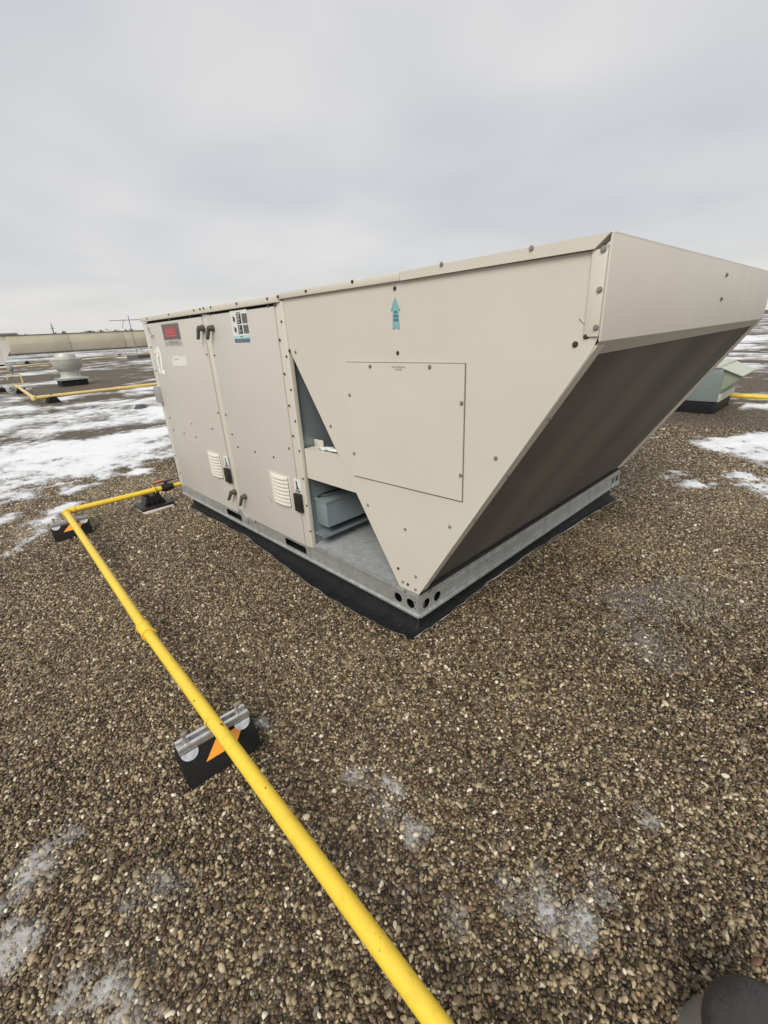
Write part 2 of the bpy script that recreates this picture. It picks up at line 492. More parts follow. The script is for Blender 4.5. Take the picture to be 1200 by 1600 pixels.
# ================================================================== THE SETTING
rb = MB(); rb._add([(-320, -300, 0), (320, -300, 0), (320, 420, 0), (-320, 420, 0)], [(0, 1, 2, 3)])
roof = rb.build('roof', BED, None, 0); tag(roof, 'flat gravel covered roof reaching to the horizon', None, None, 'structure')

# -- loose gravel: jittered lattice of real stones around the camera's foreground
def gravel():
    rng = np.random.default_rng(3)
    sp = 0.0088
    gx, gy = np.meshgrid(np.arange(-6.0, 3.6, sp), np.arange(-3.0, 6.0, sp*0.87))
    gx[1::2] += sp/2
    x = gx.ravel(); y = gy.ravel()
    x = x+rng.uniform(-.42, .42, x.size)*sp; y = y+rng.uniform(-.42, .42, y.size)*sp
    dx, dy = x-CAM.x, y-CAM.y
    dist = np.hypot(dx, dy)
    fw = dx*math.cos(YAW)+dy*math.sin(YAW); rt = dx*math.sin(YAW)-dy*math.cos(YAW)
    keep = (fw > -0.05) & (np.abs(rt) < 0.62+fw*1.12) & (dist < 6.8)
    keep &= rng.random(x.size) < np.clip((6.9-dist)/3.0, 0.0, 1.0)
    keep &= ~((x > -2.52) & (x < -0.06) & (y > 0.07) & (y < 2.2))            # under the curb
    x, y, dist = x[keep], y[keep], dist[keep]; n = x.size
    size = 0.00445*np.exp(rng.normal(0, 0.28, n))*(1+0.10*np.clip(dist-2.2, 0, 3))
    # a scatter of larger stones
    big = rng.random(n) < 0.03; size[big] *= 1.45
    scl = np.stack([size*rng.uniform(0.95, 1.45, n), size*rng.uniform(0.75, 1.05, n), size*rng.uniform(0.5, 0.85, n)], 1)
    rot = np.stack([rng.normal(0, 0.45, n), rng.normal(0, 0.45, n), rng.uniform(0, 6.283, n)], 1)
    und = (fbm(x*2.2, y*2.2, 5, 3)-0.5)*0.012
    z = 0.0015+und*0.4+rng.uniform(-0.003, 0.004, n)
    shade = rng.random(n)
    tone = fbm(x*1.3, y*1.3, 11, 4)-0.5                                     # damp and dry areas
    shade = np.clip(shade, 0, 1)**(1-1.3*tone)
    frost = np.zeros(n)
    for (px, py, r, k) in FROST:
        c = on_ground(px, py)
        d = np.hypot(x-c.x, y-c.y)/r
        near = d < 2.2
        q = frost_mask(x[near], y[near], c, r, int(px))
        frost[near] = np.maximum(frost[near], np.clip(q*1.5, 0, 1)*k*0.42)
    me = bpy.data.meshes.new('gravel_points')
    me.vertices.add(n); me.vertices.foreach_set('co', np.stack([x, y, z], 1).astype(np.float32).ravel())
    for nm, arr, ty in (('scl', scl, 'FLOAT_VECTOR'), ('rot', rot, 'FLOAT_VECTOR'), ('shade', shade, 'FLOAT'), ('frost', frost, 'FLOAT')):
        a = me.attributes.new(nm, ty, 'POINT')
        a.data.foreach_set('vector' if ty == 'FLOAT_VECTOR' else 'value', arr.astype(np.float32).ravel())
    o = bpy.data.objects.new('gravel', me); COL.objects.link(o)
    ng = bpy.data.node_groups.new('gravel_nodes', 'GeometryNodeTree')
    ng.interface.new_socket('Geometry', in_out='INPUT', socket_type='NodeSocketGeometry')
    ng.interface.new_socket('Geometry', in_out='OUTPUT', socket_type='NodeSocketGeometry')
    N, Lk = ng.nodes, ng.links
    gi = N.new('NodeGroupInput'); go = N.new('NodeGroupOutput')
    g2i = N.new('GeometryNodeGeometryToInstance')
    for i in range(6):
        ico = N.new('GeometryNodeMeshIcoSphere'); ico.inputs['Radius'].default_value = 1.0; ico.inputs['Subdivisions'].default_value = 2
        nz = N.new('ShaderNodeTexNoise'); nz.noise_dimensions = '4D'
        nz.inputs['Scale'].default_value = 0.9; nz.inputs['Detail'].default_value = 1.0; nz.inputs['W'].default_value = 3.7*i+1
        sub = N.new('ShaderNodeVectorMath'); sub.operation = 'SUBTRACT'; sub.inputs[1].default_value = (0.5, 0.5, 0.5)
        mul = N.new('ShaderNodeVectorMath'); mul.operation = 'SCALE'; mul.inputs['Scale'].default_value = 1.15
        stp = N.new('GeometryNodeSetPosition'); ssm = N.new('GeometryNodeSetShadeSmooth')
        smt = N.new('GeometryNodeSetMaterial'); smt.inputs['Material'].default_value = STONE
        Lk.new(nz.outputs['Color'], sub.inputs[0]); Lk.new(sub.outputs[0], mul.inputs[0])
        Lk.new(ico.outputs['Mesh'], stp.inputs['Geometry']); Lk.new(mul.outputs[0], stp.inputs['Offset'])
        Lk.new(stp.outputs[0], ssm.inputs[0]); Lk.new(ssm.outputs[0], smt.inputs[0]); Lk.new(smt.outputs[0], g2i.inputs[0])
    iop = N.new('GeometryNodeInstanceOnPoints'); iop.inputs['Pick Instance'].default_value = True
    rnd = N.new('FunctionNodeRandomValue'); rnd.data_type = 'INT'
    rnd.inputs[4].default_value = 0; rnd.inputs[5].default_value = 5
    def named(nm):
        a = N.new('GeometryNodeInputNamedAttribute'); a.data_type = 'FLOAT_VECTOR'; a.inputs['Name'].default_value = nm
        return a.outputs['Attribute']
    Lk.new(gi.outputs[0], iop.inputs['Points']); Lk.new(g2i.outputs[0], iop.inputs['Instance'])
    Lk.new(rnd.outputs[2], iop.inputs['Instance Index'])
    Lk.new(named('rot'), iop.inputs['Rotation']); Lk.new(named('scl'), iop.inputs['Scale'])
    Lk.new(iop.outputs[0], go.inputs[0])
    md = o.modifiers.new('stones', 'NODES'); md.node_group = ng
    me.materials.append(STONE)
    tag(o, 'loose brown, grey and cream pebbles covering the roof', 'gravel', None, 'stuff')
FROST = [(930, 1362, .050, .9), (952, 1398, .042, .8), (815, 1402, .042, .8), (868, 1430, .055, .9), (912, 1455, .052, 1.0), (850, 1385, .05, .5),
         (622, 1232, .040, .9), (640, 1298, .042, 1.0), (560, 1212, .040, .6), (610, 1262, .05, .5), (168, 1550, .065, 1.0), (190, 1590, .06, .9), (140, 1520, .06, .5),
         (62, 1352, .055, .9), (38, 1400, .06, .9), (12, 1480, .06, 1.0), (95, 1320, .06, .5), (255, 1385, .07, .6), (1050, 940, .26, .5), (970, 935, .16, .45),
         (1000, 1000, .16, .4), (760, 1195, .06, .38), (1010, 1285, .04, .4), (710, 1440, .04, .4), (60, 830, .16, .6), (404, 1128, .035, .9)]
gravel()

# -- snow: thin real sheets, laid where the photograph shows them
def snow():
    ang0, ang1 = YAW-math.radians(62), YAW+math.radians(58)
    na = 640; rr = 2.6*np.exp(np.arange(0, 500)*0.0081)
    th = np.linspace(ang0, ang1, na)
    R_, T_ = np.meshgrid(rr, th, indexing='ij')
    x = CAM.x+R_*np.cos(T_); y = CAM.y+R_*np.sin(T_)
    n1 = fbm(x*1.1, y*1.1, 2, 5, 0.55)-0.5
    n2 = fbm(x*5.5, y*5.5, 9, 4, 0.55)-0.5
    n4 = fbm(x*17, y*17, 31, 3, 0.6)-0.5
    n3 = fbm(x*0.28, y*0.28, 21, 4, 0.55)-0.5
    # far field: patchy cover
    far = 0.02+2.6*n3+2.2*n1+1.0*n2
    far -= np.clip((9.0-R_)/2.2, 0, 1)*3.0
    m = far
    def add(poly, soft, gain, base=0.0):
        nonlocal m
        sd = poly_sd(x, y, gpoly(poly))
        m = np.maximum(m, np.clip(sd/soft, -3, 1)*gain+base+1.4*n1+1.4*n2+0.75*n4)
    def cut(poly, soft, gain):
        nonlocal m
        sd = poly_sd(x, y, gpoly(poly))
        m = m-np.clip(sd/soft, 0, 1)*gain
    # bare strips
    cut([(55, 602), (215, 590), (240, 592), (150, 612), (80, 622), (140, 640), (60, 648), (20, 620)], 0.8, 1.6)
    cut([(60, 672), (110, 655), (170, 640), (235, 640), (240, 655), (150, 672), (120, 690), (60, 694)], 0.5, 0.75)
    cut([(-40, 590), (60, 585), (240, 572), (250, 580), (60, 598), (-40, 604)], 1.5, 0.9)
    cut([(1130, 648), (1290, 640), (1290, 668), (1100, 672), (1000, 660)], 0.4, 2.0)
    add([(-90, 706), (0, 700), (60, 688), (140, 682), (215, 672), (300, 655), (310, 690), (262, 712), (200, 722), (158, 742), (118, 751), (70, 768), (0, 792), (-90, 815)], 0.45, 0.50, 0.12)
    add([(-80, 625), (50, 645), (120, 636), (200, 628), (260, 630), (270, 660), (180, 668), (60, 696), (-80, 705)], 0.9, 0.40, 0.0)
    add([(-40, 885), (40, 840), (75, 800), (112, 781), (122, 788), (85, 825), (55, 852), (0, 880)], 0.10, 0.40, 0.02)
    add([(-20, 818), (20, 800), (30, 808), (0, 826)], 0.08, 0.5, 0.05)
    add([(194, 743), (215, 734), (234, 734), (228, 741), (200, 748)], 0.08, 0.7, 0.25)
    add([(98, 772), (118, 762), (134, 760), (122, 767), (104, 774)], 0.06, 0.45, 0.1)
    add([(1072, 692), (1110, 683), (1180, 676), (1300, 672), (1300, 760), (1180, 735), (1150, 712), (1110, 708), (1085, 700)], 0.14, 0.60, 0.08)
    add([(1112, 742), (1150, 731), (1200, 738), (1290, 745), (1290, 800), (1190, 778), (1140, 757)], 0.16, 0.55, 0.08)
    add([(1018, 742), (1050, 738), (1066, 744), (1040, 750)], 0.08, 0.30, 0.02)
    add([(1052, 757), (1085, 753), (1112, 758), (1080, 762)], 0.07, 0.34, 0.05)
    add([(1128, 632), (1290, 630), (1290, 643), (1132, 638)], 0.25, 0.9, 0.35)
    # nothing under the unit, its curb or the black vents
    for (x0, x1, y0, y1, s) in ((-2.75, 0.1, -0.15, 2.45, 0.05), (-1.3, 0.0, 6.0, 7.3, 0.05), (-19.6, -17.4, 1.2, 3.4, 0.1)):
        inside = (x > x0) & (x < x1) & (y > y0) & (y < y1)
        m = np.where(inside, -1, m)
    dep = np.clip(m, 0, 1.2)
    z = 0.0035+np.clip(dep, 0, 1)**0.8*0.016+np.where(m > 0, 0.004*n2, 0)+np.clip(R_-8, 0, 6)*0.0004
    z = np.maximum(z, 0.0042)
    keep = m > 0
    k4 = keep[:-1, :-1] | keep[1:, :-1] | keep[:-1, 1:] | keep[1:, 1:]
    z = np.where(keep, z, 0.001)
    idx = np.arange(x.size).reshape(x.shape)
    q = np.stack([idx[:-1, :-1], idx[1:, :-1], idx[1:, 1:], idx[:-1, 1:]], -1)[k4]
    used = np.unique(q); remap = np.full(x.size, -1); remap[used] = np.arange(used.size)
    q = remap[q]
    co = np.stack([x.ravel(), y.ravel(), z.ravel()], 1)[used]
    me = bpy.data.meshes.new('snow')
    me.vertices.add(len(co)); me.vertices.foreach_set('co', co.astype(np.float32).ravel())
    me.loops.add(q.size); me.loops.foreach_set('vertex_index', q.astype(np.int32).ravel())
    me.polygons.add(len(q)); me.polygons.foreach_set('loop_start', (np.arange(len(q))*4).astype(np.int32))
    me.update(); me.validate()
    a = me.attributes.new('depth', 'FLOAT', 'POINT'); a.data.foreach_set('value', dep.ravel()[used].astype(np.float32))
    me.shade_smooth(); me.materials.append(SNOW)
    o = bpy.data.objects.new('snow', me); COL.objects.link(o)
    tag(o, 'thin white and grey patches of old snow and slush', 'snow', None, 'stuff')
snow()

def frost_film():
    vs, fs, dp = [], [], []
    for (px, py, r, k) in FROST:
        if r > 0.17: continue
        c = on_ground(px, py); n = 70
        base = len(vs)
        g = np.linspace(-1.9*r, 1.9*r, n); X, Y = np.meshgrid(c.x+g, c.y+g)
        d = np.hypot(X-c.x, Y-c.y)/r
        q = np.clip(frost_mask(X, Y, c, r, int(px)), 0, 1)*k
        Z = 0.0030+(fbm(X*70, Y*70, 4, 3)-0.5)*0.009+q*0.0012
        vs += list(zip(X.ravel(), Y.ravel(), Z.ravel())); dp += list(q.ravel())
        for i in range(n-1):
            for j in range(n-1):
                if max(q[i, j], q[i+1, j], q[i, j+1], q[i+1, j+1]) > 0.01:
                    fs.append((base+i*n+j, base+i*n+j+1, base+(i+1)*n+j+1, base+(i+1)*n+j))
    me = bpy.data.meshes.new('frost'); me.from_pydata(vs, [], fs)
    a = me.attributes.new('depth', 'FLOAT', 'POINT'); a.data.foreach_set('value', np.array(dp, np.float32))
    bm = bmesh.new(); bm.from_mesh(me); bmesh.ops.delete(bm, geom=[v for v in bm.verts if not v.link_faces], context='VERTS'); bm.to_mesh(me); bm.free()
    me.shade_smooth(); me.materials.append(ICE)
    o = bpy.data.objects.new('frost', me); COL.objects.link(o)
    tag(o, 'half melted translucent frost lying on the near pebbles', 'frost', None, 'stuff')
frost_film()

# ================================================================== THE ROOFTOP UNIT
W, XL, XD, XA = 2.3, -2.607, -0.768, 0.629
ZR0, ZR1 = 0.13, 0.24
ZT, ZH = 1.466, 1.480
ZG = 1.247

# curb below it (membrane-covered)
curb = thing('roof_curb', (-1.3, 1.15, 0), 'black membrane covered curb carrying the large beige rooftop unit', 'curb')
b = MB(); b.box(-2.53, -0.05, 0.06, 2.24, -0.02, 0.128); b.build('curb_wall', MEMBRANE, curb)
side = [(298, 793), (330, 810), (385, 837), (440, 880), (512, 932), (560, 960), (600, 980), (645, 998), (690, 968), (760, 912), (850, 850), (930, 800), (968, 778)]
rng = random.Random(5)
outer, inner = [], []
for i in range(len(side)-1):
    p, q = on_ground(*side[i], 0.004), on_ground(*side[i+1], 0.004)
    k = 7
    for j in range(k):
        t = j/k; c = p.lerp(q, t)
        jit = 0.0 if (i == 7 and j == 0) else rng.uniform(-0.006, 0.006)
        if i < 7:
            c.y += jit-0.008; inn = Vector((min(c.x, -0.06), 0.058, 0.0)); 
        else:
            c.x += jit+0.008; inn = Vector((-0.048, max(c.y, 0.06), 0.0))
        outer.append(c); inner.append(inn)
b = MB(); vs = []; fs = []
m_ = len(outer)
for c, inn in zip(outer, inner):
    mid = c.lerp(inn, 0.35); mid.z = 0.016+rng.uniform(-.004, .004)
    mid2 = c.lerp(inn, 0.8); mid2.z = 0.034
    top = Vector((inn.x, inn.y, 0.11))
    vs += [Vector((c.x, c.y, 0.012)), mid, mid2, top, Vector((c.x, c.y, -0.004))]
for i in range(m_-1):
    for a_, b_ in ((4, 0), (0, 1), (1, 2), (2, 3)):
        fs.append((i*5+a_, (i+1)*5+a_, (i+1)*5+b_, i*5+b_))
b._add(vs, fs); b.build('flashing_skirt', MEMBRANE, curb, 60)
b = MB()
b.tube([Vector((c.x, c.y, 0.011)) for c in outer[:6*7+7]], [0.0005+0.002*rng.random()**2 for _ in range(49)], 7)
b.build('sealant_bead', SEALANT, curb, 60)
b = MB(); seg = outer[49:]
b.tube([Vector((c.x, c.y, 0.012)) for c in seg], [0.0008+0.005*rng.random()**2 for _ in seg], 7)
b.build('sealant_bead', SEALANT, curb, 60)

unit = thing('rooftop_unit', (-1.3, 1.15, ZR0), 'large beige rooftop air handling unit with a slanted dark coil under its hood', 'air conditioner')

# -- base rails with lifting slots and round holes
def rect_slot(x0, x1, z0, z1, y, r=0.012):
    pts = []
    for cx, cz, a0 in ((x1-r, z1-r, 0), (x0+r, z1-r, 90), (x0+r, z0+r, 180), (x1-r, z0+r, 270)):
        for k in range(4):
            a = math.radians(a0+k*30); pts.append((cx+r*math.cos(a), y, cz+r*math.sin(a)))
    return pts
def circ_side(x, z, r, y): return [(x+r*math.cos(2*math.pi*k/18), y, z+r*math.sin(2*math.pi*k/18)) for k in range(18)]
def circ_end(yy, z, r, x): return [(x, yy+r*math.cos(2*math.pi*k/18), z+r*math.sin(2*math.pi*k/18)) for k in range(18)]
b = MB()
holes = [rect_slot(-1.805, -1.585, 0.146, 0.194, 0.0), rect_slot(-1.052, -0.838, 0.150, 0.196, 0.0), circ_side(-0.124, 0.178, 0.024, 0), circ_side(-0.049, 0.178, 0.024, 0)]
for hx in (-0.15, -0.022):
    for hz_ in (0.163, 0.195): holes.append(circ_side(hx, hz_, 0.005, 0))
b.plate([(XL, 0, ZR0), (0, 0, ZR0), (0, 0, ZR1), (XL, 0, ZR1)], holes, (0, 0.003, 0))
rail = b.build('base_rail', GALV, unit, 20)
b = MB(); b.box(XL, 0.004, -0.008, 0.02, ZR0-0.006, ZR0+0.006, 0.002); b.build('rail_lip', GALV, rail)
b = MB(); b.box(-0.75, 0.002, -0.004, -0.0005, ZR1-0.022, ZR1-0.002, 0.0012); b.build('rail_fold', GALV, rail)
b = MB(); b.plate([(0.001, 0.002, ZR0), (0.001, W, ZR0), (0.001, W, ZR1), (0.001, 0.002, ZR1)],
                  [circ_end(0.051, 0.175, 0.024, 0.001), circ_end(0.126, 0.175, 0.024, 0.001), circ_end(W-0.051, 0.175, 0.024, 0.001), circ_end(W-0.126, 0.175, 0.024, 0.001)], (-0.003, 0, 0))
rail2 = b.build('base_rail', GALV, unit, 20)
b = MB(); b.box(-0.02, 0.010, 0.004, W, ZR0-0.006, ZR0+0.006, 0.002); b.build('rail_lip', GALV, rail2)
b = MB(); b.box(0.0015, 0.005, 0.16, W-0.16, 0.150, 0.158, 0.001); b.box(0.0015, 0.005, 0.16, W-0.16, 0.206, 0.214, 0.001); b.build('rail_rib', GALV, rail2)
b = MB(); b.box(-0.012, 0.007, 0.004, W-0.004, ZR1+0.0005, ZR1+0.012, 0.002); b.build('rail_fold', DARK, rail2)
b = MB(); b.box(XL, -0.004, W-0.003, W, ZR0, ZR1); b.build('base_rail', GALV, unit)
b = MB(); b.box(XL, XL+0.003, 0.004, W-0.004, ZR0, ZR1); b.build('base_rail', GALV, unit)
# inner rail seen through the slots and holes
b = MB(); b.box(XL+0.02, -0.03, 0.07, 0.075, ZR0+0.004, ZR1-0.01); b.build('inner_rail', GALV_SHADED, unit)
b = MB(); b.box(-0.075, -0.07, 0.08, W-0.08, ZR0+0.004, ZR1-0.01); b.build('inner_rail', GALV_SHADED, unit)

# -- floor pan, bulkhead, rear and roof
b = MB(); b.box(XD-0.02, -0.004, 0.006, W-0.006, ZR1-0.012, ZR1-0.004); b.build('floor_pan', GALV_PAN, unit)
b = MB(); b.box(XD-0.01, XD-0.006, 0.012, W-0.012, ZR1-0.003, 1.44); bulk = b.build('bulkhead', GALV_SHADED, unit)
b = MB(); b.box(XL, XL+0.004, 0.006, W-0.006, ZR1+0.001, 1.43); b.build('end_panel', BEIGE_DOOR, unit)
b = MB(); b.box(XL+0.006, XD-0.02, W-0.006, W-0.001, ZR1+0.001, 1.43); b.build('rear_panel', BEIGE_DOOR, unit)
b = MB(); b.box(XL+0.004, XA-0.004, 0.004, W-0.004, 1.450, 1.458); b.build('roof_panel', BEIGE, unit)
# near-black sheet painted in as the shade behind the door gaps
b = MB(); b.box(XL+0.03, XD-0.03, 0.018, 0.03, ZR1, 1.445); b.build('door_gap_shade', DARK, unit)

# -- posts
def post(x0, x1, z0, z1, y0=-0.004, mat=BEIGE_TRIM):
    b = MB(); b.box(x0, x1, y0, 0.016, z0, z1, 0.0025); return b.build('corner_post', mat, unit)
post(XL-0.002, XL+0.055, 0.205, 1.430)
post(-1.612, -1.548, 0.207, 1.433, 0.0005)
post(-0.829, -0.800, 0.212, 1.440, -0.003)
post(-0.797, XD+0.012, 0.222, 1.440, -0.008)

# -- access doors
def door(x0, x1, z0, z1):
    b = MB(); b.box(x0, x1, -0.006, 0.010, z0, z1, 0.003); return b.build('access_door', BEIGE_DOOR, unit)
door1 = door(-2.549, -1.616, 0.213, 1.421)
door2 = door(-1.544, -0.833, 0.214, 1.424)

# -- top caps
b = MB(); b.box(XL-0.006, XD-0.006, -0.016, 0.03, 1.437, ZT, 0.003); cap1 = b.build('top_cap', BEIGE_TRIM, unit)
b = MB(); b.box(XD-0.004, -0.037, -0.014, 0.03, 1.4475, ZT+0.006, 0.003); cap2 = b.build('top_cap', BEIGE_TRIM, unit)
b = MB(); b.prism([(-0.034, -0.014, 1.4475), (XA-0.034, -0.014, 1.451), (XA, -0.014, ZH), (-0.034, -0.014, ZT+0.007)], (0, 0.04, 0)); cap3 = b.build('top_cap', BEIGE_TRIM, unit)
b = MB(); b.box(XL-0.006, XL+0.02, 0.032, W, 1.437, ZT, 0.003); b.build('top_cap', BEIGE_TRIM, unit)

# -- condenser side panels
def side_poly(y):
    return [(XD+0.014, y, 1.446), (XA-0.03, y, 1.449), (XA-0.004, y, 1.449), (XA-0.004, y, 1.262), (0.611, y, 1.222), (0.004, y, 0.246), (-0.108, y, 0.243), (-0.744, y, 1.222), (XD+0.014, y, 1.250)]
b = MB(); b.prism(side_poly(-0.002), (0, 0.004, 0)); panel = b.build('side_panel', BEIGE, unit, 20)
b = MB(); b.prism(side_poly(W-0.004)[:6]+[(XD+0.014, W-0.004, 0.243)], (0, 0.004, 0)); b.build('side_panel', BEIGE, unit, 20)  # unseen far panel, its triangular opening closed to keep light out of the inside
# folded return along the slanted triangular opening
b = MB(); b.prism([(-0.108, 0.003, 0.243), (-0.744, 0.003, 1.222), (-0.738, 0.003, 1.222), (-0.102, 0.003, 0.243)], (0, 0.03, 0)); b.build('panel_return', BEIGE, panel)
# access plate on the side panel
q = [(-0.357, 1.187), (0.226, 1.189), (0.222, 0.728), (-0.357, 0.713)]
b = MB(); b.prism([(x, -0.0035, z) for x, z in q], (0, -0.004, 0)); acc = b.build('access_plate', BEIGE_EDGE, panel, 20)
qs = [(-0.361, 1.1895), (0.2295, 1.1915), (0.2255, 0.7225), (-0.361, 0.7075)]
b = MB(); b.prism([(x, -0.0022, z) for x, z in qs], (0, -0.0009, 0)); b.build('plate_edge_shade', plain('edge_shade_brown', (0.16, 0.14, 0.11), 0.8), panel, 20)  # dark rim painted in as the shadow line around the access plate

# -- slanted coil with beige flanges
P0, P1 = Vector((0.002, 0, 0.252)), Vector((0.620, 0, 1.236))
sd = (P1-P0).normalized(); nrm = Vector((sd.z, 0, -sd.x))                # outward, down and towards +X
def slanted(y0, y1, t0, t1, n0, n1):
    L = (P1-P0).length
    pts = []
    a = P0+sd*(t0*L); c = P0+sd*(t1*L)
    poly = [a+nrm*n0, c+nrm*n0, c+nrm*n1, a+nrm*n1]
    return MB().prism([(p.x, y0, p.z) for p in poly], (0, y1-y0, 0))
slanted(0.050, W-0.05, 0.002, 0.995, -0.06, -0.012).build('condenser_coil', COIL, unit)
fl = slanted(0.0025, 0.052, 0.0, 1.0, -0.010, 0.002).build('coil_flange', BEIGE_TRIM, unit)
fl2 = slanted(W-0.052, W-0.0045, 0.0, 1.0, -0.010, 0.002).build('coil_flange', BEIGE_TRIM, unit)
# hood front and its lower lip
b = MB(); b.box(XA-0.003, XA+0.002, -0.004, W+0.002, ZG, ZH-0.001, 0.001); front = b.build('hood_front', BEIGE, unit)
b = MB()
pa, pb = Vector((XA+0.001, 0, ZG-0.001)), Vector((XA-0.034, 0, ZG-0.036))
b.prism([(pa.x, -0.002, pa.z), (pb.x, 0.03, pb.z), (pb.x, W-0.02, pb.z), (pa.x, W, pa.z)], (-0.002, 0, 0.002))
b.build('hood_lip', BEIGE_TRIM, unit, 20)
b = MB(); b.box(XA-0.040, XA-0.0045, -0.0075, -0.0028, ZG+0.012, 1.450, 0.001); hflange = b.build('hood_flange', BEIGE_TRIM, unit)
b = MB(); b.box(XA-0.006, XA+0.001, 0.004, W-0.004, ZH-0.0005, ZH+0.003); b.build('hood_edge', BEIGE_TRIM, front)

# -- inside the open triangle
b = MB()
b.prism([(XD+0.02, 0.010, 0.770), (-0.462, 0.010, 0.775), (-0.375, 0.010, 0.622), (XD+0.02, 0.010, 0.620)], (0, 0.004, 0))
b.prism([(XD+0.02, 0.010, 0.770), (-0.462, 0.010, 0.775), (-0.480, 0.085, 0.775), (XD+0.02, 0.085, 0.770)], (0, 0, 0.003))
chan = b.build('cross_channel', BEIGE, unit, 20)
b = MB(); b.box(XD+0.0, XD+0.075, 0.086, 0.090, 0.768, 0.805, 0.001); b.build('channel_tab', BEIGE, chan)
b = MB(); b.box(-0.763, -0.665, 0.045, 1.25, 0.352, 0.49, 0.004); ebox = b.build('electrical_box', GALV_SHADED, unit)
b = MB(); b.box(-0.768, -0.661, 0.041, 1.254, 0.486, 0.497, 0.003); b.build('box_lid', GALV_SHADED, ebox)
b = MB(); b.box(-0.771, -0.690, 0.02, 1.9, 0.300, 0.305); b.box(-0.694, -0.690, 0.02, 1.9, 0.288, 0.300); b.build('ledge', GALV_SHADED, unit)
b = MB(); b.tube([(-0.76, 0.10, 0.47), (-0.75, 0.06, 0.505), (-0.72, 0.08, 0.522), (-0.69, 0.25, 0.53), (-0.69, 0.5, 0.535), (-0.73, 0.75, 0.56)], 0.006, 8); b.build('cable', BLACK_PL, unit)

# -- crumpled paper on the channel (a separate thing)
b = MB(); rg = random.Random(4)
gp = [[Vector((-0.655+0.022*i, 0.022+0.010*j, 0.7795+rg.uniform(0, 0.011)+0.004*(i % 2))) for j in range(6)] for i in range(8)]
vsx = [v for r_ in gp for v in r_]
b._add(vsx, [(i*6+j, (i+1)*6+j, (i+1)*6+j+1, i*6+j+1) for i in range(7) for j in range(5)])
pp = b.build('paper_scrap', PAPER, None, 20, at=Vector((-0.58, 0.045, 0.776)))
pp.modifiers.new('thickness', 'SOLIDIFY').thickness = 0.0012
tag(pp, 'crumpled white scrap of paper on the channel inside the unit', 'paper')

# -- screws
def hex_screw():
    b = MB(); b.cyl((0, 0, 0), (0, -0.0018, 0), 0.0085, seg=14); b.cyl((0, -0.0018, 0), (0, -0.0065, 0), 0.0058, 0.0052, seg=6)
    return b.mesh('screw', 30)
SCREW = hex_screw(); SCREW.materials.append(STEEL)
SCREW_R = SCREW.copy(); SCREW_R.materials.clear(); SCREW_R.materials.append(RUST)
SCREW_S = SCREW.copy(); SCREW_S.materials.clear(); SCREW_S.materials.append(plain('small_screw', (0.13, 0.11, 0.09), 0.6, 0.2))
def screws(lst, parent, me, y, s=1.0):
    for px, py in lst:
        p = on_side(px, py, y)
        place('screw', me, p, parent, (0, random.uniform(0, 1), 0), (s, s, s))
screws([(578.5, 572.5), (671.5, 573.3), (546.6, 617), (721.5, 630), (553.8, 708.3), (720, 742.7)], acc, SCREW, -0.0075, 0.85)
screws([(517, 665.7), (575, 789), (633.5, 827), (703, 823), (775, 716), (650, 901), (630, 909), (649.5, 921), (462, 550)], panel, SCREW, -0.002, 0.82)
screws([(617, 450.6), (621.7, 551.5), (622.5, 888), (637.6, 913)], panel, SCREW_R, -0.002, 0.82)
screws([(452.8, 548)], panel, SCREW_R, -0.0022, 0.9)
screws([(916, 525), (899, 538)], panel, SCREW_R, -0.002, 0.9)
screws([(943.5, 389.5), (937, 452.7), (931.5, 512)], hflange, SCREW, -0.0075, 0.85)
screws([(478, 455), (550.5, 440)], cap2, SCREW_R, -0.014, 0.75)
screws([(690, 413), (830.5, 388)], cap3, SCREW, -0.014, 0.8)
screws([(263.5, 491.5), (303, 485), (312.7, 483), (318.3, 481.7), (329.4, 480), (369.8, 474.4), (417.7, 466.7), (434, 463.3), (229.8, 497.7)], cap1, SCREW_S, -0.016, 0.8)
screws([(265.6, 499.6), (297.5, 494.6), (236, 542.7), (244, 579), (265.8, 653), (300, 662), (332, 670), (288, 677), (306.6, 682.8), (271.6, 672), (275, 711.8), (281.5, 739), (341, 645), (323.5, 554)], door1, SCREW_S, -0.006, 0.78)
screws([(328, 491.5), (419, 478), (429.4, 476), (335.4, 555), (353, 648), (363, 678.7), (372, 698.5), (398.7, 705.7), (451.8, 700.4), (428, 714), (437, 531), (444.4, 584), (451.7, 633.8), (458, 681)], door2, SCREW_S, -0.006, 0.78)
PX_POST = [(440, 502.6), (448, 557), (455, 609), (461.6, 658), (468, 704.5), (474, 748), (479.5, 790), (485, 830)]
post_obj = [o for o in unit.children if o.name.startswith('corner_post')][-1]
screws(PX_POST, post_obj, SCREW_S, -0.008, 0.75)
for px, py in ((633.5, 923),):
    place('screw', SCREW, on_side(px, py, -0.004), rail)
for px, py in ((671.5, 922), (760, 875), (962, 745)):
    place('screw', SCREW, on_end(px, py, 0.002), rail2, (0, 0, math.radians(90)))
for px, py in ((1134.8, 429.7), (1126.4, 467.3)):
    place('screw', SCREW_S, on_end(px, py, XA+0.002), front, (0, 0, math.radians(90)))
for t in (0.06, 0.22, 0.40, 0.60, 0.80):
    p = P0+sd*(t*(P1-P0).length)+nrm*0.002
    place('screw', SCREW, (p.x, 0.038, p.z), fl, (0, -math.atan2(nrm.z, nrm.x), math.radians(90)), (0.8, 0.8, 0.8))
# a scratch through the paint
b = MB(); s0, s1 = on_side(905, 498, -0.0025), on_side(914, 508, -0.0025); b.cyl(s0, s1, 0.0012, 0.0006, 6); b.build('paint_scratch', INK_G, panel)

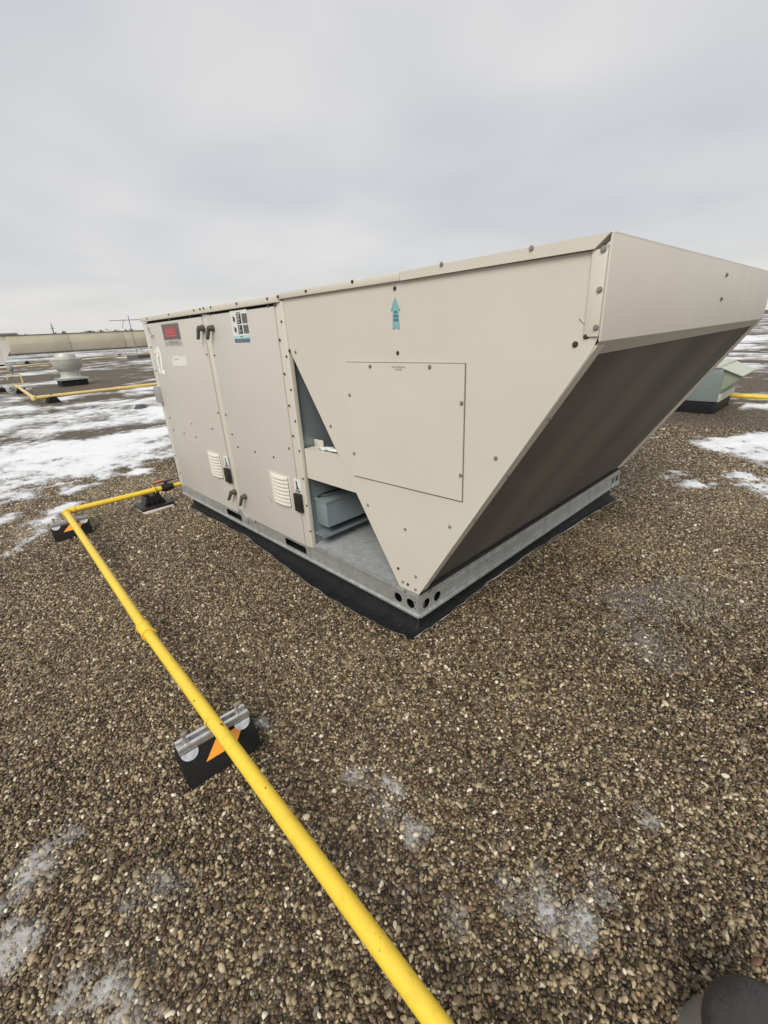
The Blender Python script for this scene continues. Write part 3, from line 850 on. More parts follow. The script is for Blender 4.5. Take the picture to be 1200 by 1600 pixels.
# -- door handles
def handle(px, py, lx, ly, parent):
    p = on_side(px, py, -0.03); q = on_side(lx, ly, -0.03)
    b = MB()
    b.cyl((p.x, -0.006, p.z), (p.x, -0.014, p.z), 0.019, 0.018, 20)
    b.cyl((p.x, -0.014, p.z), (p.x, -0.036, p.z), 0.016, 0.014, 18)
    d = (q-p); ln = max(d.length*0.9, 0.05); d.normalize(); e_ = p+d*ln
    w = Vector((d.z, 0, -d.x))
    b.prism([p+w*0.009+Vector((0, 0.004, 0)), p-w*0.009+Vector((0, 0.004, 0)), e_-w*0.0045, e_+w*0.0045], (0, -0.016, 0))
    b.build('door_handle', BROWNH, parent)
handle(311, 513, 312, 532, door1); handle(326.7, 513, 326.5, 532, door2)
handle(361.7, 769.8, 359, 782, door1); handle(378.6, 777, 377, 791, door2)

# -- louvres
def slat_mesh(w):
    b = MB(); n = 9; rows = []
    for i in range(n):
        t = i/(n-1); x = (t-0.5)*w; s = math.sin(math.pi*t)**0.5
        rows.append([(x, 0, 0.011), (x, -0.006*s-0.001, 0.007), (x, -0.015*s-0.001, -0.006), (x, -0.014*s, -0.0085), (x, 0, -0.0065)])
    vs = [v for r_ in rows for v in r_]
    fs = [(i*5+k, (i+1)*5+k, (i+1)*5+k+1, i*5+k+1) for i in range(n-1) for k in range(4)]
    b._add(vs, fs); me = b.mesh('louvre_slat', 50); me.materials.append(LOUVRE); return me
SLAT = slat_mesh(0.178)
def louvre(x0, x1, z0, z1, parent):
    b = MB(); b.box(x0, x1, -0.009, -0.0065, z0, z1, 0.001); b.build('louvre_frame', LOUVRE, parent)
    b = MB(); b.box(x0+0.014, x1-0.014, -0.0105, -0.0092, z0+0.008, z1-0.008); b.build('louvre_shade', DARK, parent)  # solid black plate painted in for the shade behind the slats
    for k in range(8):
        z = z1-0.016-k*(z1-z0-0.03)/7.4
        place('louvre_slat', SLAT, ((x0+x1)/2, -0.011, z), parent)
louvre(-1.915, -1.712, 0.418, 0.598, door1)
louvre(-1.106, -0.898, 0.412, 0.600, door2)
def warn(px, parent):
    a, c = on_side(*px[0], -0.007), on_side(*px[1], -0.007)
    x0, x1 = a.x, a.x+0.062
    zt, zb = a.z, c.z; zm = zt-(zt-zb)*0.42
    b = MB(); b.box(x0, x1, -0.0085, -0.0063, zm, zt); st = b.build('warning_sticker', WHITE_ST, parent)
    b = MB(); b.box(x0+0.004, x1+0.004, -0.026, -0.0063, zb, zm-0.004, 0.003); b.build('latch_cover', BLACK_PL, parent)
    b = MB()
    y = -0.0086
    b.prism([(x0+0.018, y, zt-0.010), (x0+0.030, y, zt-0.012), (x0+0.034, y, zt-0.040), (x0+0.052, y, zt-0.062), (x0+0.030, y, zt-0.055), (x0+0.016, y, zt-0.062), (x0+0.022, y, zt-0.040)], (0, -0.0006, 0))
    b.box(x0+0.008, x1-0.008, y-0.0006, y, zm+0.004, zm+0.012)
    b.build('warning_print', INK, parent)
warn(((348.6, 712), (352.5, 750)), door1)
warn(((458.5, 747), (460, 794)), door2)
for (a, c), par in ((((314, 732), (317, 741)), door1), (((420, 775), (423, 785)), door2)):
    p, q = on_side(*a, -0.0064), on_side(*c, -0.0064)
    b = MB(); b.tube([p, p.lerp(q, .3)+Vector((0.012, 0, 0)), p.lerp(q, .65)+Vector((0.014, 0, 0)), q], 0.0014, 6); b.build('knockout_mark', INK_G, par)

# -- lettering and stickers on the doors
def dec(parent, mat, pts, y0, name, th=0.0006):
    MB().prism([on_side(px, py, y0) for px, py in pts], (0, -th, 0)).build(name, mat, parent, 0)
def drect(parent, mat, x0, x1, z0, z1, y0, name, th=0.0006):
    MB().box(x0, x1, y0-th, y0, z0, z1).build(name, mat, parent, 0)
# badge
bx0, bx1, bz0, bz1 = -2.258, -1.955, 1.268, 1.412
drect(door1, BADGE_L, bx0, bx1, bz0, bz1, -0.0062, 'badge_plate')
drect(door1, BADGE_G, bx0+0.012, bx1-0.008, bz0+0.042, bz1-0.008, -0.0070, 'badge_field')
drect(door1, RED, bx0+0.055, bx1-0.060, bz0+0.058, bz1-0.030, -0.0078, 'badge_panel')
drect(door1, PINK, bx0+0.058, bx1-0.063, bz0+0.062, bz0+0.068, -0.0086, 'badge_line')
text_on_side('LENNOX', 'badge_lettering', bx0+0.062, bx1-0.067, bz0+0.075, bz1-0.036, -0.0088, PINK, door1, 0.012)
text_on_side('L', 'badge_lettering', bx0+0.035, bx0+0.056, bz0+0.010, bz0+0.033, -0.0072, BADGE_G, door1, 0.01)
text_on_side('SERIES', 'badge_lettering', bx0+0.078, bx1-0.030, bz0+0.010, bz0+0.033, -0.0072, BADGE_G, door1, 0.01)
# painted number
def stroke(pts, w, name):
    """one thick painted line in door coordinates (u right, v up, both 0..1)"""
    P = [Vector((-2.500+u*0.128, 0, 1.088+v*0.170)) for u, v in pts]
    Lf, Rt = [], []
    for i, p in enumerate(P):
        d = (P[min(i+1, len(P)-1)]-P[max(i-1, 0)]).normalized(); n = Vector((-d.z, 0, d.x))
        Lf.append(p+n*w/2); Rt.append(p-n*w/2)
    b = MB(); k = len(P)
    vs = [(q.x, -0.0072, q.z) for q in Lf+Rt]
    b._add(vs, [(i, i+1, k+i+1, k+i) for i in range(k-1)])
    b.build(name, WHITE_P, door1, 0)
stroke([(0.02, 0.76), (0.12, 0.83), (0.20, 0.95), (0.215, 0.82), (0.22, 0.5), (0.225, 0.0)], 0.031, 'painted_digit')
stroke([(0.47, 0.68), (0.49, 0.88), (0.60, 0.985), (0.76, 0.985), (0.87, 0.86), (0.87, 0.66), (0.78, 0.45), (0.62, 0.22), (0.50, 0.055), (0.72, 0.055), (0.98, 0.055)], 0.031, 'painted_digit')
# torn sticker rest
dec(door1, WHITE_ST, [(268.5, 563), (271, 556.5), (277, 555.5), (282, 557), (288, 556), (291.5, 559), (292, 565), (294, 571.5), (284, 572.3), (272, 572), (269, 568)], -0.0064, 'torn_sticker')
dec(door1, INK_G, [(273, 561.2), (279, 560.8), (279, 561.6), (273, 562)], -0.0071, 'sticker_print')
# instruction label on the second door
a, c = on_side(358.5, 486.5, -0.0062), on_side(391, 536.5, -0.0062)
lx0, lx1, lz0, lz1 = a.x, on_side(385, 484.5, -0.0062).x, c.z, a.z
lw, lh = lx1-lx0, lz1-lz0
drect(door2, WHITE_ST, lx0, lx1, lz0, lz1, -0.0063, 'instruction_label')
def lrect(u0, u1, v0, v1, mat, name='label_print', lift=0.0071):
    drect(door2, mat, lx0+u0*lw, lx0+u1*lw, lz1-v1*lh, lz1-v0*lh, -lift, name)
lrect(0.36, 0.62, 0.06, 0.09, INK_G)
lrect(0.36, 0.62, 0.11, 0.40, INK); lrect(0.68, 0.98, 0.11, 0.40, INK_G)
lrect(0.36, 0.62, 0.44, 0.70, INK); lrect(0.68, 0.98, 0.44, 0.70, INK_G)
lrect(0.0, 1.0, 0.745, 0.83, CYAN); lrect(0.42, 0.58, 0.77, 0.80, INK_G, lift=0.0079)
lrect(0.04, 0.96, 0.845, 0.97, TEAL_D); lrect(0.08, 0.80, 0.89, 0.94, INK_G, lift=0.0079)
for k in range(6): lrect(0.39, 0.39+random.uniform(.1, .2), 0.14+k*0.04, 0.155+k*0.04, WHITE_ST, lift=0.0079)
for k in range(5): lrect(0.39, 0.39+random.uniform(.1, .2), 0.47+k*0.043, 0.485+k*0.043, WHITE_ST, lift=0.0079)
for k in range(6): lrect(0.71, 0.95, 0.15+k*0.04, 0.158+k*0.04, INK, lift=0.0079)
for k in range(5): lrect(0.71, 0.95, 0.48+k*0.043, 0.488+k*0.043, INK, lift=0.0079)
for v in (0.14, 0.46):
    pts = [(0.10, v), (0.17, v+0.05), (0.22, v+0.02), (0.27, v+0.10), (0.22, v+0.22), (0.18, v+0.16), (0.13, v+0.18), (0.15, v+0.09)]
    MB().prism([(lx0+u*lw, -0.0071, lz1-w_*lh) for u, w_ in pts], (0, -0.0006, 0)).build('label_pictogram', INK, door2, 0)
# arrow sticker
arrow = [(617.2, 465), (624.8, 485.3), (622, 485), (624, 514.6), (619.2, 512), (614.2, 514.8), (614.2, 485.2), (611.4, 486)]
cx, cy = 618, 492
dec(panel, TEAL_D, [(cx+(x-cx)*1.09, cy+(y-cy)*1.025) for x, y in arrow], -0.0021, 'arrow_outline')
dec(panel, TEAL, arrow, -0.0029, 'arrow_sticker')
for y0, y1, x0, x1 in ((485.8, 489.4, 615.8, 620.5), (491.8, 495.6, 615.2, 622.2), (498.0, 501.8, 615.2, 622.4)):
    n = 3
    for k in range(n):
        u0, u1 = x0+(x1-x0)*k/n, x0+(x1-x0)*(k+0.8)/n
        dec(panel, TEAL_D, [(u0, y0), (u1, y0), (u1, y1), (u0, y1)], -0.0037, 'arrow_print')
# access plate lettering
t0, t1 = on_side(612, 572, -0.0078), on_side(632.5, 575.2, -0.0078)
text_on_side('COIL CLEANING', 'plate_lettering', t0.x, t1.x, t1.z, t0.z, -0.0079, INK_G, acc, 0.02)
t0, t1 = on_side(616.5, 576, -0.0078), on_side(628, 579, -0.0078)
text_on_side('ACCESS', 'plate_lettering', t0.x, t1.x, t1.z, t0.z, -0.0079, INK_G, acc, 0.02)

# -- small fittings
p = on_side(254.5, 604.5, -0.01); q = on_side(257, 630, -0.01)
b = MB(); b.box(XL-0.01, XL+0.062, -0.035, -0.0045, q.z, p.z, 0.004); b.build('conduit_box', GALV, unit)
b = MB(); b.tube([on_side(231, 511, -0.006), on_side(233, 520, -0.02), on_side(236, 527, -0.02), on_side(239.5, 524, -0.012)], 0.0035, 8); b.build('cable_loop', STEEL, unit)
p = on_side(381, 802, -0.006); q = on_side(399, 815, -0.006)
b = MB(); b.box(p.x+0.01, p.x+0.04, -0.016, -0.0005, 0.165, 0.217, 0.002); b.box(p.x+0.04, q.x, -0.012, -0.0065, 0.196, 0.214, 0.002); b.build('latch_bracket', GALV, unit)

# ================================================================== GAS PIPE
pr = 0.0213; PZ = 0.146
pts_px = [(684, 1600), (500, 1345), (340, 1140), (228, 985), (150, 872), (107, 806)]
PP = [on_ground(px, py, PZ) for px, py in pts_px]
elb = Vector((-2.868, -0.785, PZ))
near_dir = (PP[0]-PP[3]).normalized()
gas = thing('gas_pipe', (elb.x, elb.y, 0.0), 'thick bright yellow gas pipe running past the unit with an elbow', 'pipe')
start = PP[3]+near_dir*3.1; start.z = PZ
MB().tube([start, PP[3].lerp(start, .5), PP[3]], pr, 24).build('pipe', YELLOW, gas)
far_end = elb+(PP[3]-elb).normalized()*0.055
MB().tube([PP[3], PP[3].lerp(far_end, .5), far_end], pr, 24).build('pipe', YELLOW, gas)
cd = (PP[3]-PP[0]).normalized()
b = MB(); b.cyl(PP[3]-cd*0.040, PP[3]+cd*0.036, pr+0.0055, seg=24); b.cyl(PP[3]-cd*0.044, PP[3]-cd*0.034, pr+0.0085, seg=24); b.cyl(PP[3]+cd*0.030, PP[3]+cd*0.040, pr+0.0085, seg=24)
b.build('coupling', YELLOW, gas)
end2 = Vector((-2.812, 0.32, PZ))
d1 = (PP[3]-elb).normalized(); d2 = (end2-elb).normalized()
arc = []
for k in range(9):
    t = k/8; arc.append((elb+d1*0.052)*(1-t)**2+elb*2*t*(1-t)+(elb+d2*0.052)*t**2)
b = MB(); b.tube(arc, pr+0.0035, 20)
b.cyl(elb+d1*0.035, elb+d1*0.060, pr+0.0075, seg=20); b.cyl(elb+d2*0.035, elb+d2*0.060, pr+0.0075, seg=20)
b.build('elbow', YELLOW, gas)
vpos = on_ground(262, 762, PZ); tv = (vpos-elb).dot(d2)
MB().tube([elb+d2*0.055, elb+d2*(tv-0.04)], pr, 20).build('pipe', YELLOW, gas)
MB().tube([elb+d2*(tv+0.05), end2], pr*0.86, 20).build('pipe', YELLOW, gas)
v0 = elb+d2*tv
b = MB(); b.cyl(v0-d2*0.045, v0+d2*0.05, pr+0.007, seg=8); b.cyl(v0-d2*0.02, v0+d2*0.02, pr+0.013, seg=12); b.cyl(v0, v0+Vector((0, 0, 0.055)), 0.011, seg=10)
b.box(v0.x-0.012, v0.x+0.012, v0.y-0.03, v0.y+0.06, v0.z+0.05, v0.z+0.058, 0.002)
b.build('shutoff_valve', plain('dark_valve', (0.035, 0.03, 0.026), 0.5, 0.4), gas)
MB().tube([end2, end2+Vector((0.03, 0.03, 0.0)), end2+Vector((0.207, 0.035, 0.0))], pr*0.86, 16).build('pipe', YELLOW, gas)

# pipe support blocks
def pipe_block(x, y, z0, rz, label, group):
    t = thing('pipe_support_block', (x, y, z0), label, 'pipe support', group)
    t.rotation_euler = (0, 0, rz)
    H_, Ln = 0.105, 0.240
    def part(b, name, mat, sm=35):
        me = b.mesh(name, sm); me.materials.append(mat); o = bpy.data.objects.new(name, me); COL.objects.link(o); o.parent = t; return o
    b = MB()
    prof = [(-0.078, -0.012), (0.078, -0.012), (0.068, 0.050), (0.022, H_), (-0.022, H_), (-0.068, 0.050)]
    b.prism([(x_, -Ln/2, z_) for x_, z_ in prof], (0, Ln, 0))
    bmesh.ops.bevel(b.bm, geom=list(b.bm.edges), offset=0.004, segments=2, affect='EDGES')
    body = part(b, 'rubber_block', RUBBER)
    # reflective parallelogram on the sloped face towards +X
    def sl(yy, t_, off):
        n = Vector((H_-0.050, 0, 0.046)).normalized(); return Vector((0.022+0.046*t_, yy, H_+(0.050-H_)*t_))+n*off
    b = MB(); b.prism([sl(-0.006, 0.12, 0.0006), sl(0.089, 0.12, 0.0006), sl(0.045, 0.76, 0.0006), sl(-0.0545, 0.76, 0.0006)], Vector((0.0006, 0, 0.0005)))
    part(b, 'reflective_tape', ORANGE, 0)
    # strut channel along the block
    b = MB(); sw = 0.0205; zt = H_+0.024
    b.box(-sw, sw, -Ln/2+0.004, Ln/2-0.004, H_+0.0005, H_+0.003)
    for s in (-1, 1):
        b.box(s*sw-0.0012, s*sw+0.0012, -Ln/2+0.004, Ln/2-0.004, H_+0.003, zt, 0.0005)
        b.box(min(s*sw, s*(sw-0.011)), max(s*sw, s*(sw-0.011)), -Ln/2+0.004, Ln/2-0.004, zt+0.0002, zt+0.002, 0.0005)
        b.box(min(s*(sw-0.012), s*(sw-0.010)), max(s*(sw-0.012), s*(sw-0.010)), -Ln/2+0.004, Ln/2-0.004, zt-0.006, zt)
    part(b, 'strut_channel', ZINC)
    for yy in (-0.088, 0.086):
        b = MB(); b.cyl((0, yy, H_+0.003), (0, yy, zt+0.030), 0.0048, seg=10); b.cyl((0, yy, zt+0.026), (0, yy, zt+0.035), 0.0088, seg=6); b.cyl((0, yy, zt+0.002), (0, yy, zt+0.004), 0.011, seg=14)
        part(b, 'bolt', STEEL)
        b = MB()
        b.prism([sl(yy+0.027*math.cos(a), 0.0+0.36*math.sin(a), 0.0006) for a in [math.pi*k/10 for k in range(11)]], Vector((0.002, 0, 0.0006)))
        part(b, 'clamp_plate', PLATE, 0)
    # snow-white stray grains are left out; pipe strap over the strut
    b = MB(); n = 10; y0_ = 0.0
    for k in range(n):
        a0, a1 = math.pi*k/n, math.pi*(k+1)/n; r0 = 0.0225
        b.prism([(-0.004, y0_+r0*math.cos(a0), PZ+r0*math.sin(a0)), (0.004, y0_+r0*math.cos(a0), PZ+r0*math.sin(a0)), (0.004, y0_+r0*math.cos(a1), PZ+r0*math.sin(a1)), (-0.004, y0_+r0*math.cos(a1), PZ+r0*math.sin(a1))], (0, 0.0, -0.001))
    part(b, 'pipe_strap', YELLOW)
    return t
pipe_block(-0.115, -0.893, -0.004, math.radians(-4), 'black rubber pipe support with orange tape, nearest the camera', 'rubber blocks under the yellow pipe')
pipe_block(-2.722, -0.800, -0.004, math.radians(-4), 'black rubber pipe support with orange tape beside the pipe elbow', 'rubber blocks under the yellow pipe')

# plastic pipe stand on a pale pad
sp = on_ground(242, 797); sp = Vector((-2.83, -0.18, 0))
st = thing('pipe_stand', (sp.x, sp.y, 0), 'black plastic pipe stand on a pale pad under the short pipe run', 'pipe support')
def lpart(t, b, name, mat): return b.build(name, mat, t)
b = MB(); b.box(sp.x-0.10, sp.x+0.13, sp.y-0.12, sp.y+0.115, 0.002, 0.024, 0.004); lpart(st, b, 'foam_pad', PAD)
b = MB(); b.box(sp.x-0.11, sp.x+0.12, sp.y-0.13, sp.y+0.125, 0.0255, 0.044, 0.005); lpart(st, b, 'base_plate', BLACK_PL)
b = MB()
b.prism([(sp.x-0.05, sp.y-0.09, 0.045), (sp.x-0.05, sp.y+0.085, 0.045), (sp.x-0.05, sp.y+0.05, 0.115), (sp.x-0.05, sp.y-0.055, 0.115)], (0.10, 0, 0))
for k in (-0.07, -0.03, 0.015, 0.06): b.box(sp.x+0.0505, sp.x+0.075, sp.y+k-0.008, sp.y+k+0.008, 0.045, 0.085, 0.003)
b.box(sp.x-0.03, sp.x+0.03, sp.y-0.06, sp.y-0.025, 0.1155, 0.128, 0.003); b.box(sp.x-0.03, sp.x+0.03, sp.y+0.02, sp.y+0.055, 0.1155, 0.128, 0.003)
lpart(st, b, 'pipe_cradle', BLACK_PL)
b = MB()
for s in (-1, 1): b.cyl((sp.x+s*0.024, sp.y+0.03, 0.12), (sp.x+s*0.024, sp.y+0.03, 0.185), 0.0035, seg=8)
b.tube([(sp.x-0.024, sp.y+0.03, 0.165), (sp.x-0.012, sp.y+0.03, 0.172), (sp.x+0.012, sp.y+0.03, 0.172), (sp.x+0.024, sp.y+0.03, 0.165)], 0.0035, 8)
lpart(st, b, 'u_bolt', YELLOW)

# orange marker stick lying behind the pipe, twig in the gravel
a, c = on_ground(239, 757), on_ground(257, 752.5)
b = MB(); b.cyl((a.x, a.y, 0.014), (c.x, c.y, 0.02), 0.008, seg=8)
o = b.build('marker_stick', plain('faded_orange_plastic', (0.62, 0.24, 0.13), 0.6), None, 35, at=Vector((a.x, a.y, 0.005))); tag(o, 'faded orange stick lying on the gravel behind the short pipe', 'stick')
a, c = on_ground(231, 1128), on_ground(262, 1107)
b = MB(); b.tube([(a.x, a.y, 0.010), ((a.x+c.x)/2, (a.y+c.y)/2+0.006, 0.016), (c.x, c.y, 0.010)], [0.002, 0.0018, 0.001], 7)
o = b.build('twig', plain('pale_twig', (0.28, 0.22, 0.14), 0.8), None, 35, at=Vector((a.x, a.y, 0.008))); tag(o, 'thin pale twig on the gravel beside the yellow pipe', 'twig')

# capped vent at the bottom right corner
vc = Vector((1.262, -0.530, 0))
ven = thing('capped_vent', vc, 'dark rounded vent cap with a grey flared collar in the bottom right corner', 'vent')
b = MB(); b.lathe(vc, [(0.116, -0.004), (0.113, 0.004), (0.107, 0.014), (0.095, 0.075), (0.088, 0.118), (0.084, 0.118)], 40)
b.build('flared_collar', plain('grey_collar', (0.24, 0.235, 0.215), 0.35, 0.0, 0.2, 9), ven, 40)
b = MB(); b.lathe(vc, [(0.080, 0.110), (0.0905, 0.112), (0.0915, 0.130), (0.087, 0.146), (0.074, 0.157), (0.05, 0.165), (0.02, 0.168), (0.004, 0.1685)], 44)
mm = MatB('wet_black_rubber'); nn = mm.noise(11, 5, 0.65); n2 = mm.noise(120, 3, 0.6)
mm.set('Base Color', mm.ramp(nn, [(0.35, (0.026, 0.024, 0.024)), (0.65, (0.045, 0.040, 0.038))])); mm.set('Roughness', mm.math('ADD', 0.22, mm.math('MULTIPLY', nn, 0.35))); mm.bump(mm.math('ADD', nn, mm.math('MULTIPLY', n2, 0.1)), 0.5, 0.012)
b.build('rubber_cap', mm.m, ven, 60)

# ================================================================== BACKGROUND, LEFT
ALU = plain('weathered_aluminium', (0.50, 0.50, 0.46), 0.5, 0.25, 0.12, 6)
ALU_G = plain('greenish_grey_metal', (0.34, 0.37, 0.32), 0.5, 0.1, 0.12, 5)
# exhaust fan
fc = (on_ground(92, 606)+on_ground(138, 600))/2; fc = Vector((fc.x-0.40, fc.y+0.07, 0))
fan = thing('exhaust_fan', fc, 'round pale metal exhaust fan on a black square base', 'exhaust fan')
b = MB(); b.box(fc.x-0.40, fc.x+0.40, fc.y-0.40, fc.y+0.40, -0.02, 0.20); b.build('curb', MEMBRANE, fan)
b = MB(); b.box(fc.x-0.45, fc.x+0.45, fc.y-0.45, fc.y+0.45, 0.2005, 0.255, 0.01)
b.prism([(fc.x-0.45, fc.y-0.45, 0.255), (fc.x+0.45, fc.y-0.45, 0.255), (fc.x+0.45, fc.y+0.45, 0.255), (fc.x-0.45, fc.y+0.45, 0.255)], (0, 0, 0.01))
b.build('base_plate', ALU_G, fan)
b = MB(); b.lathe(fc, [(0.352, 0.266), (0.304, 0.31), (0.295, 0.46), (0.317, 0.52)], 32); b.build('neck', ALU, fan)
b = MB(); b.lathe(fc, [(0.317, 0.5205), (0.365, 0.545), (0.418, 0.62), (0.462, 0.76), (0.480, 0.875), (0.488, 0.88), (0.488, 0.90), (0.466, 0.905)], 36); b.build('wind_band', ALU, fan)
b = MB(); b.lathe(fc, [(0.317, 0.9055), (0.321, 0.93), (0.304, 1.04), (0.290, 1.065), (0.088, 1.085)], 32); b.build('motor_cover', ALU, fan)

def run(parent, pts, r, mat, name='pipe', seg=12): return MB().tube(pts, r, seg).build(name, mat, parent)
# mid-distance yellow pipe line with a corner
g0 = on_ground(53, 622, 0.16); g1 = on_ground(246, 600, 0.16); gdir = (g1-g0).normalized()
gl = thing('gas_pipe', (g0.x, g0.y, 0), 'yellow gas pipe in front of the round exhaust fan', 'pipe')
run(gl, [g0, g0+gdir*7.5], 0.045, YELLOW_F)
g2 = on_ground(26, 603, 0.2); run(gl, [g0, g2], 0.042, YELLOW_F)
b = MB(); b.lathe((g0.x, g0.y, g0.z-0.066), [(0.02, 0), (0.06, 0.02), (0.068, 0.066), (0.06, 0.11), (0.02, 0.13)], 14); b.build('elbow', YELLOW_F, gl)
def wedge(px, py, label, s=1.0, x=None):
    c = on_ground(px, py)
    b = MB(); w = 0.135*s
    b.prism([(c.x-0.15*s, c.y-w, 0), (c.x-0.15*s, c.y+w, 0), (c.x-0.15*s, c.y+w*0.45, 0.13*s), (c.x-0.15*s, c.y-w*0.45, 0.13*s)], (0.28*s, 0, 0))
    b.cyl((c.x, c.y, 0.13*s), (c.x, c.y, 0.20*s), 0.012, seg=8)
    o = b.build('pipe_support_block', RUBBER, None, 35, at=Vector((c.x, c.y, 0))); tag(o, label, 'pipe support'); return o
wedge(84, 629, 'black wedge shaped pipe support under the yellow pipe before the fan', 1.15)
wedge(5.0, 612.5, 'black pipe support block at the far left edge by the regulator', 1.0)
# regulator assembly
rc = on_ground(21, 618); rc = Vector((rc.x, rc.y, 0))
reg = thing('gas_regulator', rc, 'grey round gas regulator with yellow pipe loop left of the exhaust fan', 'gas regulator')
GREYR = plain('grey_regulator', (0.27, 0.275, 0.265), 0.5)
b = MB(); ax = Vector((0.75, -0.25, 0.45)).normalized(); c0 = Vector((rc.x, rc.y, 0.20))
for a0, a1, q0, q1 in ((-0.08, -0.04, 0.05, 0.11), (-0.04, 0.0, 0.135, 0.135), (0.0, 0.06, 0.12, 0.07), (0.06, 0.13, 0.04, 0.035)): b.cyl(c0+ax*a0, c0+ax*a1, q0, q1, 18)
b.build('diaphragm', GREYR, reg)
l0, l1 = on_ground(17, 607), on_ground(42, 606); rx = l0.x; ly0, ly1 = l0.y, l0.y+(l1.y-l0.y)
b = MB(); b.tube([(rc.x-0.15, rc.y-0.05, 0.12), (rx, ly0, 0.12), (rx, ly1-0.05, 0.12), (rx, ly1, 0.17), (rx, ly1, 0.42), (rx, ly1-0.05, 0.47), (rx, ly0+0.05, 0.47), (rx, ly0, 0.42), (rx, ly0, 0.3)], 0.024, 10); b.build('pipe_loop', YELLOW_F, reg)
b = MB(); b.lathe((rx, (ly0+ly1)/2-0.02, 0.46), [(0.03, 0.0), (0.04, 0.10), (0.085, 0.15), (0.10, 0.23), (0.08, 0.30), (0.02, 0.32)], 16); b.build('vent_cap', GREYR, reg)
b = MB(); b.box(rc.x-0.75, rc.x-0.5, rc.y+0.15, rc.y+0.40, 0.0, 0.16, 0.01); b.build('support_block', RUBBER, reg)
# far yellow pipe
h0, h1 = on_ground(-40, 580, 0.25), on_ground(222, 553, 0.25); hd = (h1-h0)
fp = thing('gas_pipe', (h0.x, h0.y, 0), 'faint yellow gas pipe far off before the concrete wall', 'pipe')
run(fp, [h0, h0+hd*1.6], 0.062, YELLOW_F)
wedge(43, 568, 'small black pipe support under the far yellow pipe left of the fan', 1.6)
wedge(188, 557.5, 'small black pipe support on the far yellow pipe by the antenna', 1.8)
# tan unit cut by the left edge of the picture
uc = on_ground(-18, 574)
bg = thing('rooftop_unit', (uc.x, uc.y, 0), 'tan rooftop unit with an overhanging hood cut by the left edge', 'air conditioner')
b = MB(); b.box(uc.x-1.3, uc.x+1.2, uc.y-2.6, uc.y+1.1, 0.16, 2.05, 0.02); b.build('cabinet', BEIGE_DOOR, bg)
b = MB(); b.prism([(uc.x-1.3, uc.y+1.102, 0.3), (uc.x-1.3, uc.y+1.75, 1.3), (uc.x-1.3, uc.y+1.85, 2.05), (uc.x-1.3, uc.y+1.102, 2.05)], (2.5, 0, 0)); b.build('hood', BEIGE_DOOR, bg)
b = MB(); b.box(uc.x-1.2, uc.x+1.1, uc.y-2.5, uc.y+1.0, -0.02, 0.158); b.build('curb', MEMBRANE, bg)
# roof drain
dc = on_ground(220, 639)
dr = thing('roof_drain', (dc.x, dc.y, 0), 'low dark roof drain dome on the icy roof left of the unit', 'drain')
DRAINM = plain('cast_iron', (0.075, 0.073, 0.07), 0.7)
b = MB(); b.lathe((dc.x, dc.y, 0), [(0.125, -0.004), (0.125, 0.03), (0.105, 0.04)], 20); b.build('drain_ring', DRAINM, dr)
b = MB(); b.lathe((dc.x, dc.y, 0), [(0.10, 0.0405), (0.095, 0.07), (0.06, 0.095), (0.01, 0.10)], 20); b.build('drain_dome', DRAINM, dr)

# antenna
ac = on_ground(215.5, 557)
an = thing('antenna', (ac.x, ac.y, 0), 'thin aerial mast with a toothed boom on a ballast tray', 'antenna')
MET = plain('antenna_metal', (0.20, 0.20, 0.20), 0.5, 0.4)
def up_to(px, py, base):                       # height of a point straight above base that shows at this pixel row
    d = ray(px, py); t = math.hypot(base.x-CAM.x, base.y-CAM.y)/math.hypot(d.x, d.y); return CAM.z+d.z*t
hm = up_to(201, 493, ac); hb = up_to(203, 500, ac)
MB().cyl((ac.x, ac.y, 0), (ac.x, ac.y, hm), 0.035, seg=8).build('mast', MET, an)
rt_dir = Vector((math.sin(YAW+0.5), -math.cos(YAW+0.5), 0))
A0 = Vector((ac.x, ac.y, hb))
MB().cyl(A0-rt_dir*1.75, A0+rt_dir*2.2, 0.03, seg=6).build('boom', MET, an)
pd = Vector((rt_dir.y, -rt_dir.x, 0))
for k in range(13):
    c = A0+rt_dir*(-0.75+k*0.24)
    MB().cyl(c-pd*0.45+Vector((0, 0, 0.0)), c+pd*0.45+Vector((0, 0, 0.04)), 0.022, seg=5).build('antenna_element', MET, an)
c = A0-rt_dir*0.5
MB().cyl(c, c-Vector((0, 0, 0.7))-rt_dir*0.25, 0.05, seg=6).build('reflector', plain('antenna_pale', (0.42, 0.42, 0.42), 0.5), an)
MB().cyl((ac.x, ac.y, hm*0.38), (ac.x+rt_dir.x*0.75, ac.y+rt_dir.y*0.75, 0.1), 0.025, seg=6).build('brace', MET, an)
b = MB(); e0, e1 = on_ground(199, 561), on_ground(262, 555)
tdir = (e1-e0).normalized(); td = Vector((-tdir.y, tdir.x, 0))*-1.0
b.prism([e0, e1, e1+td*1.2, e0+td*1.2], (0, 0, 0.28)); b.build('ballast_tray', plain('grey_tray', (0.10, 0.105, 0.115), 0.6), an)

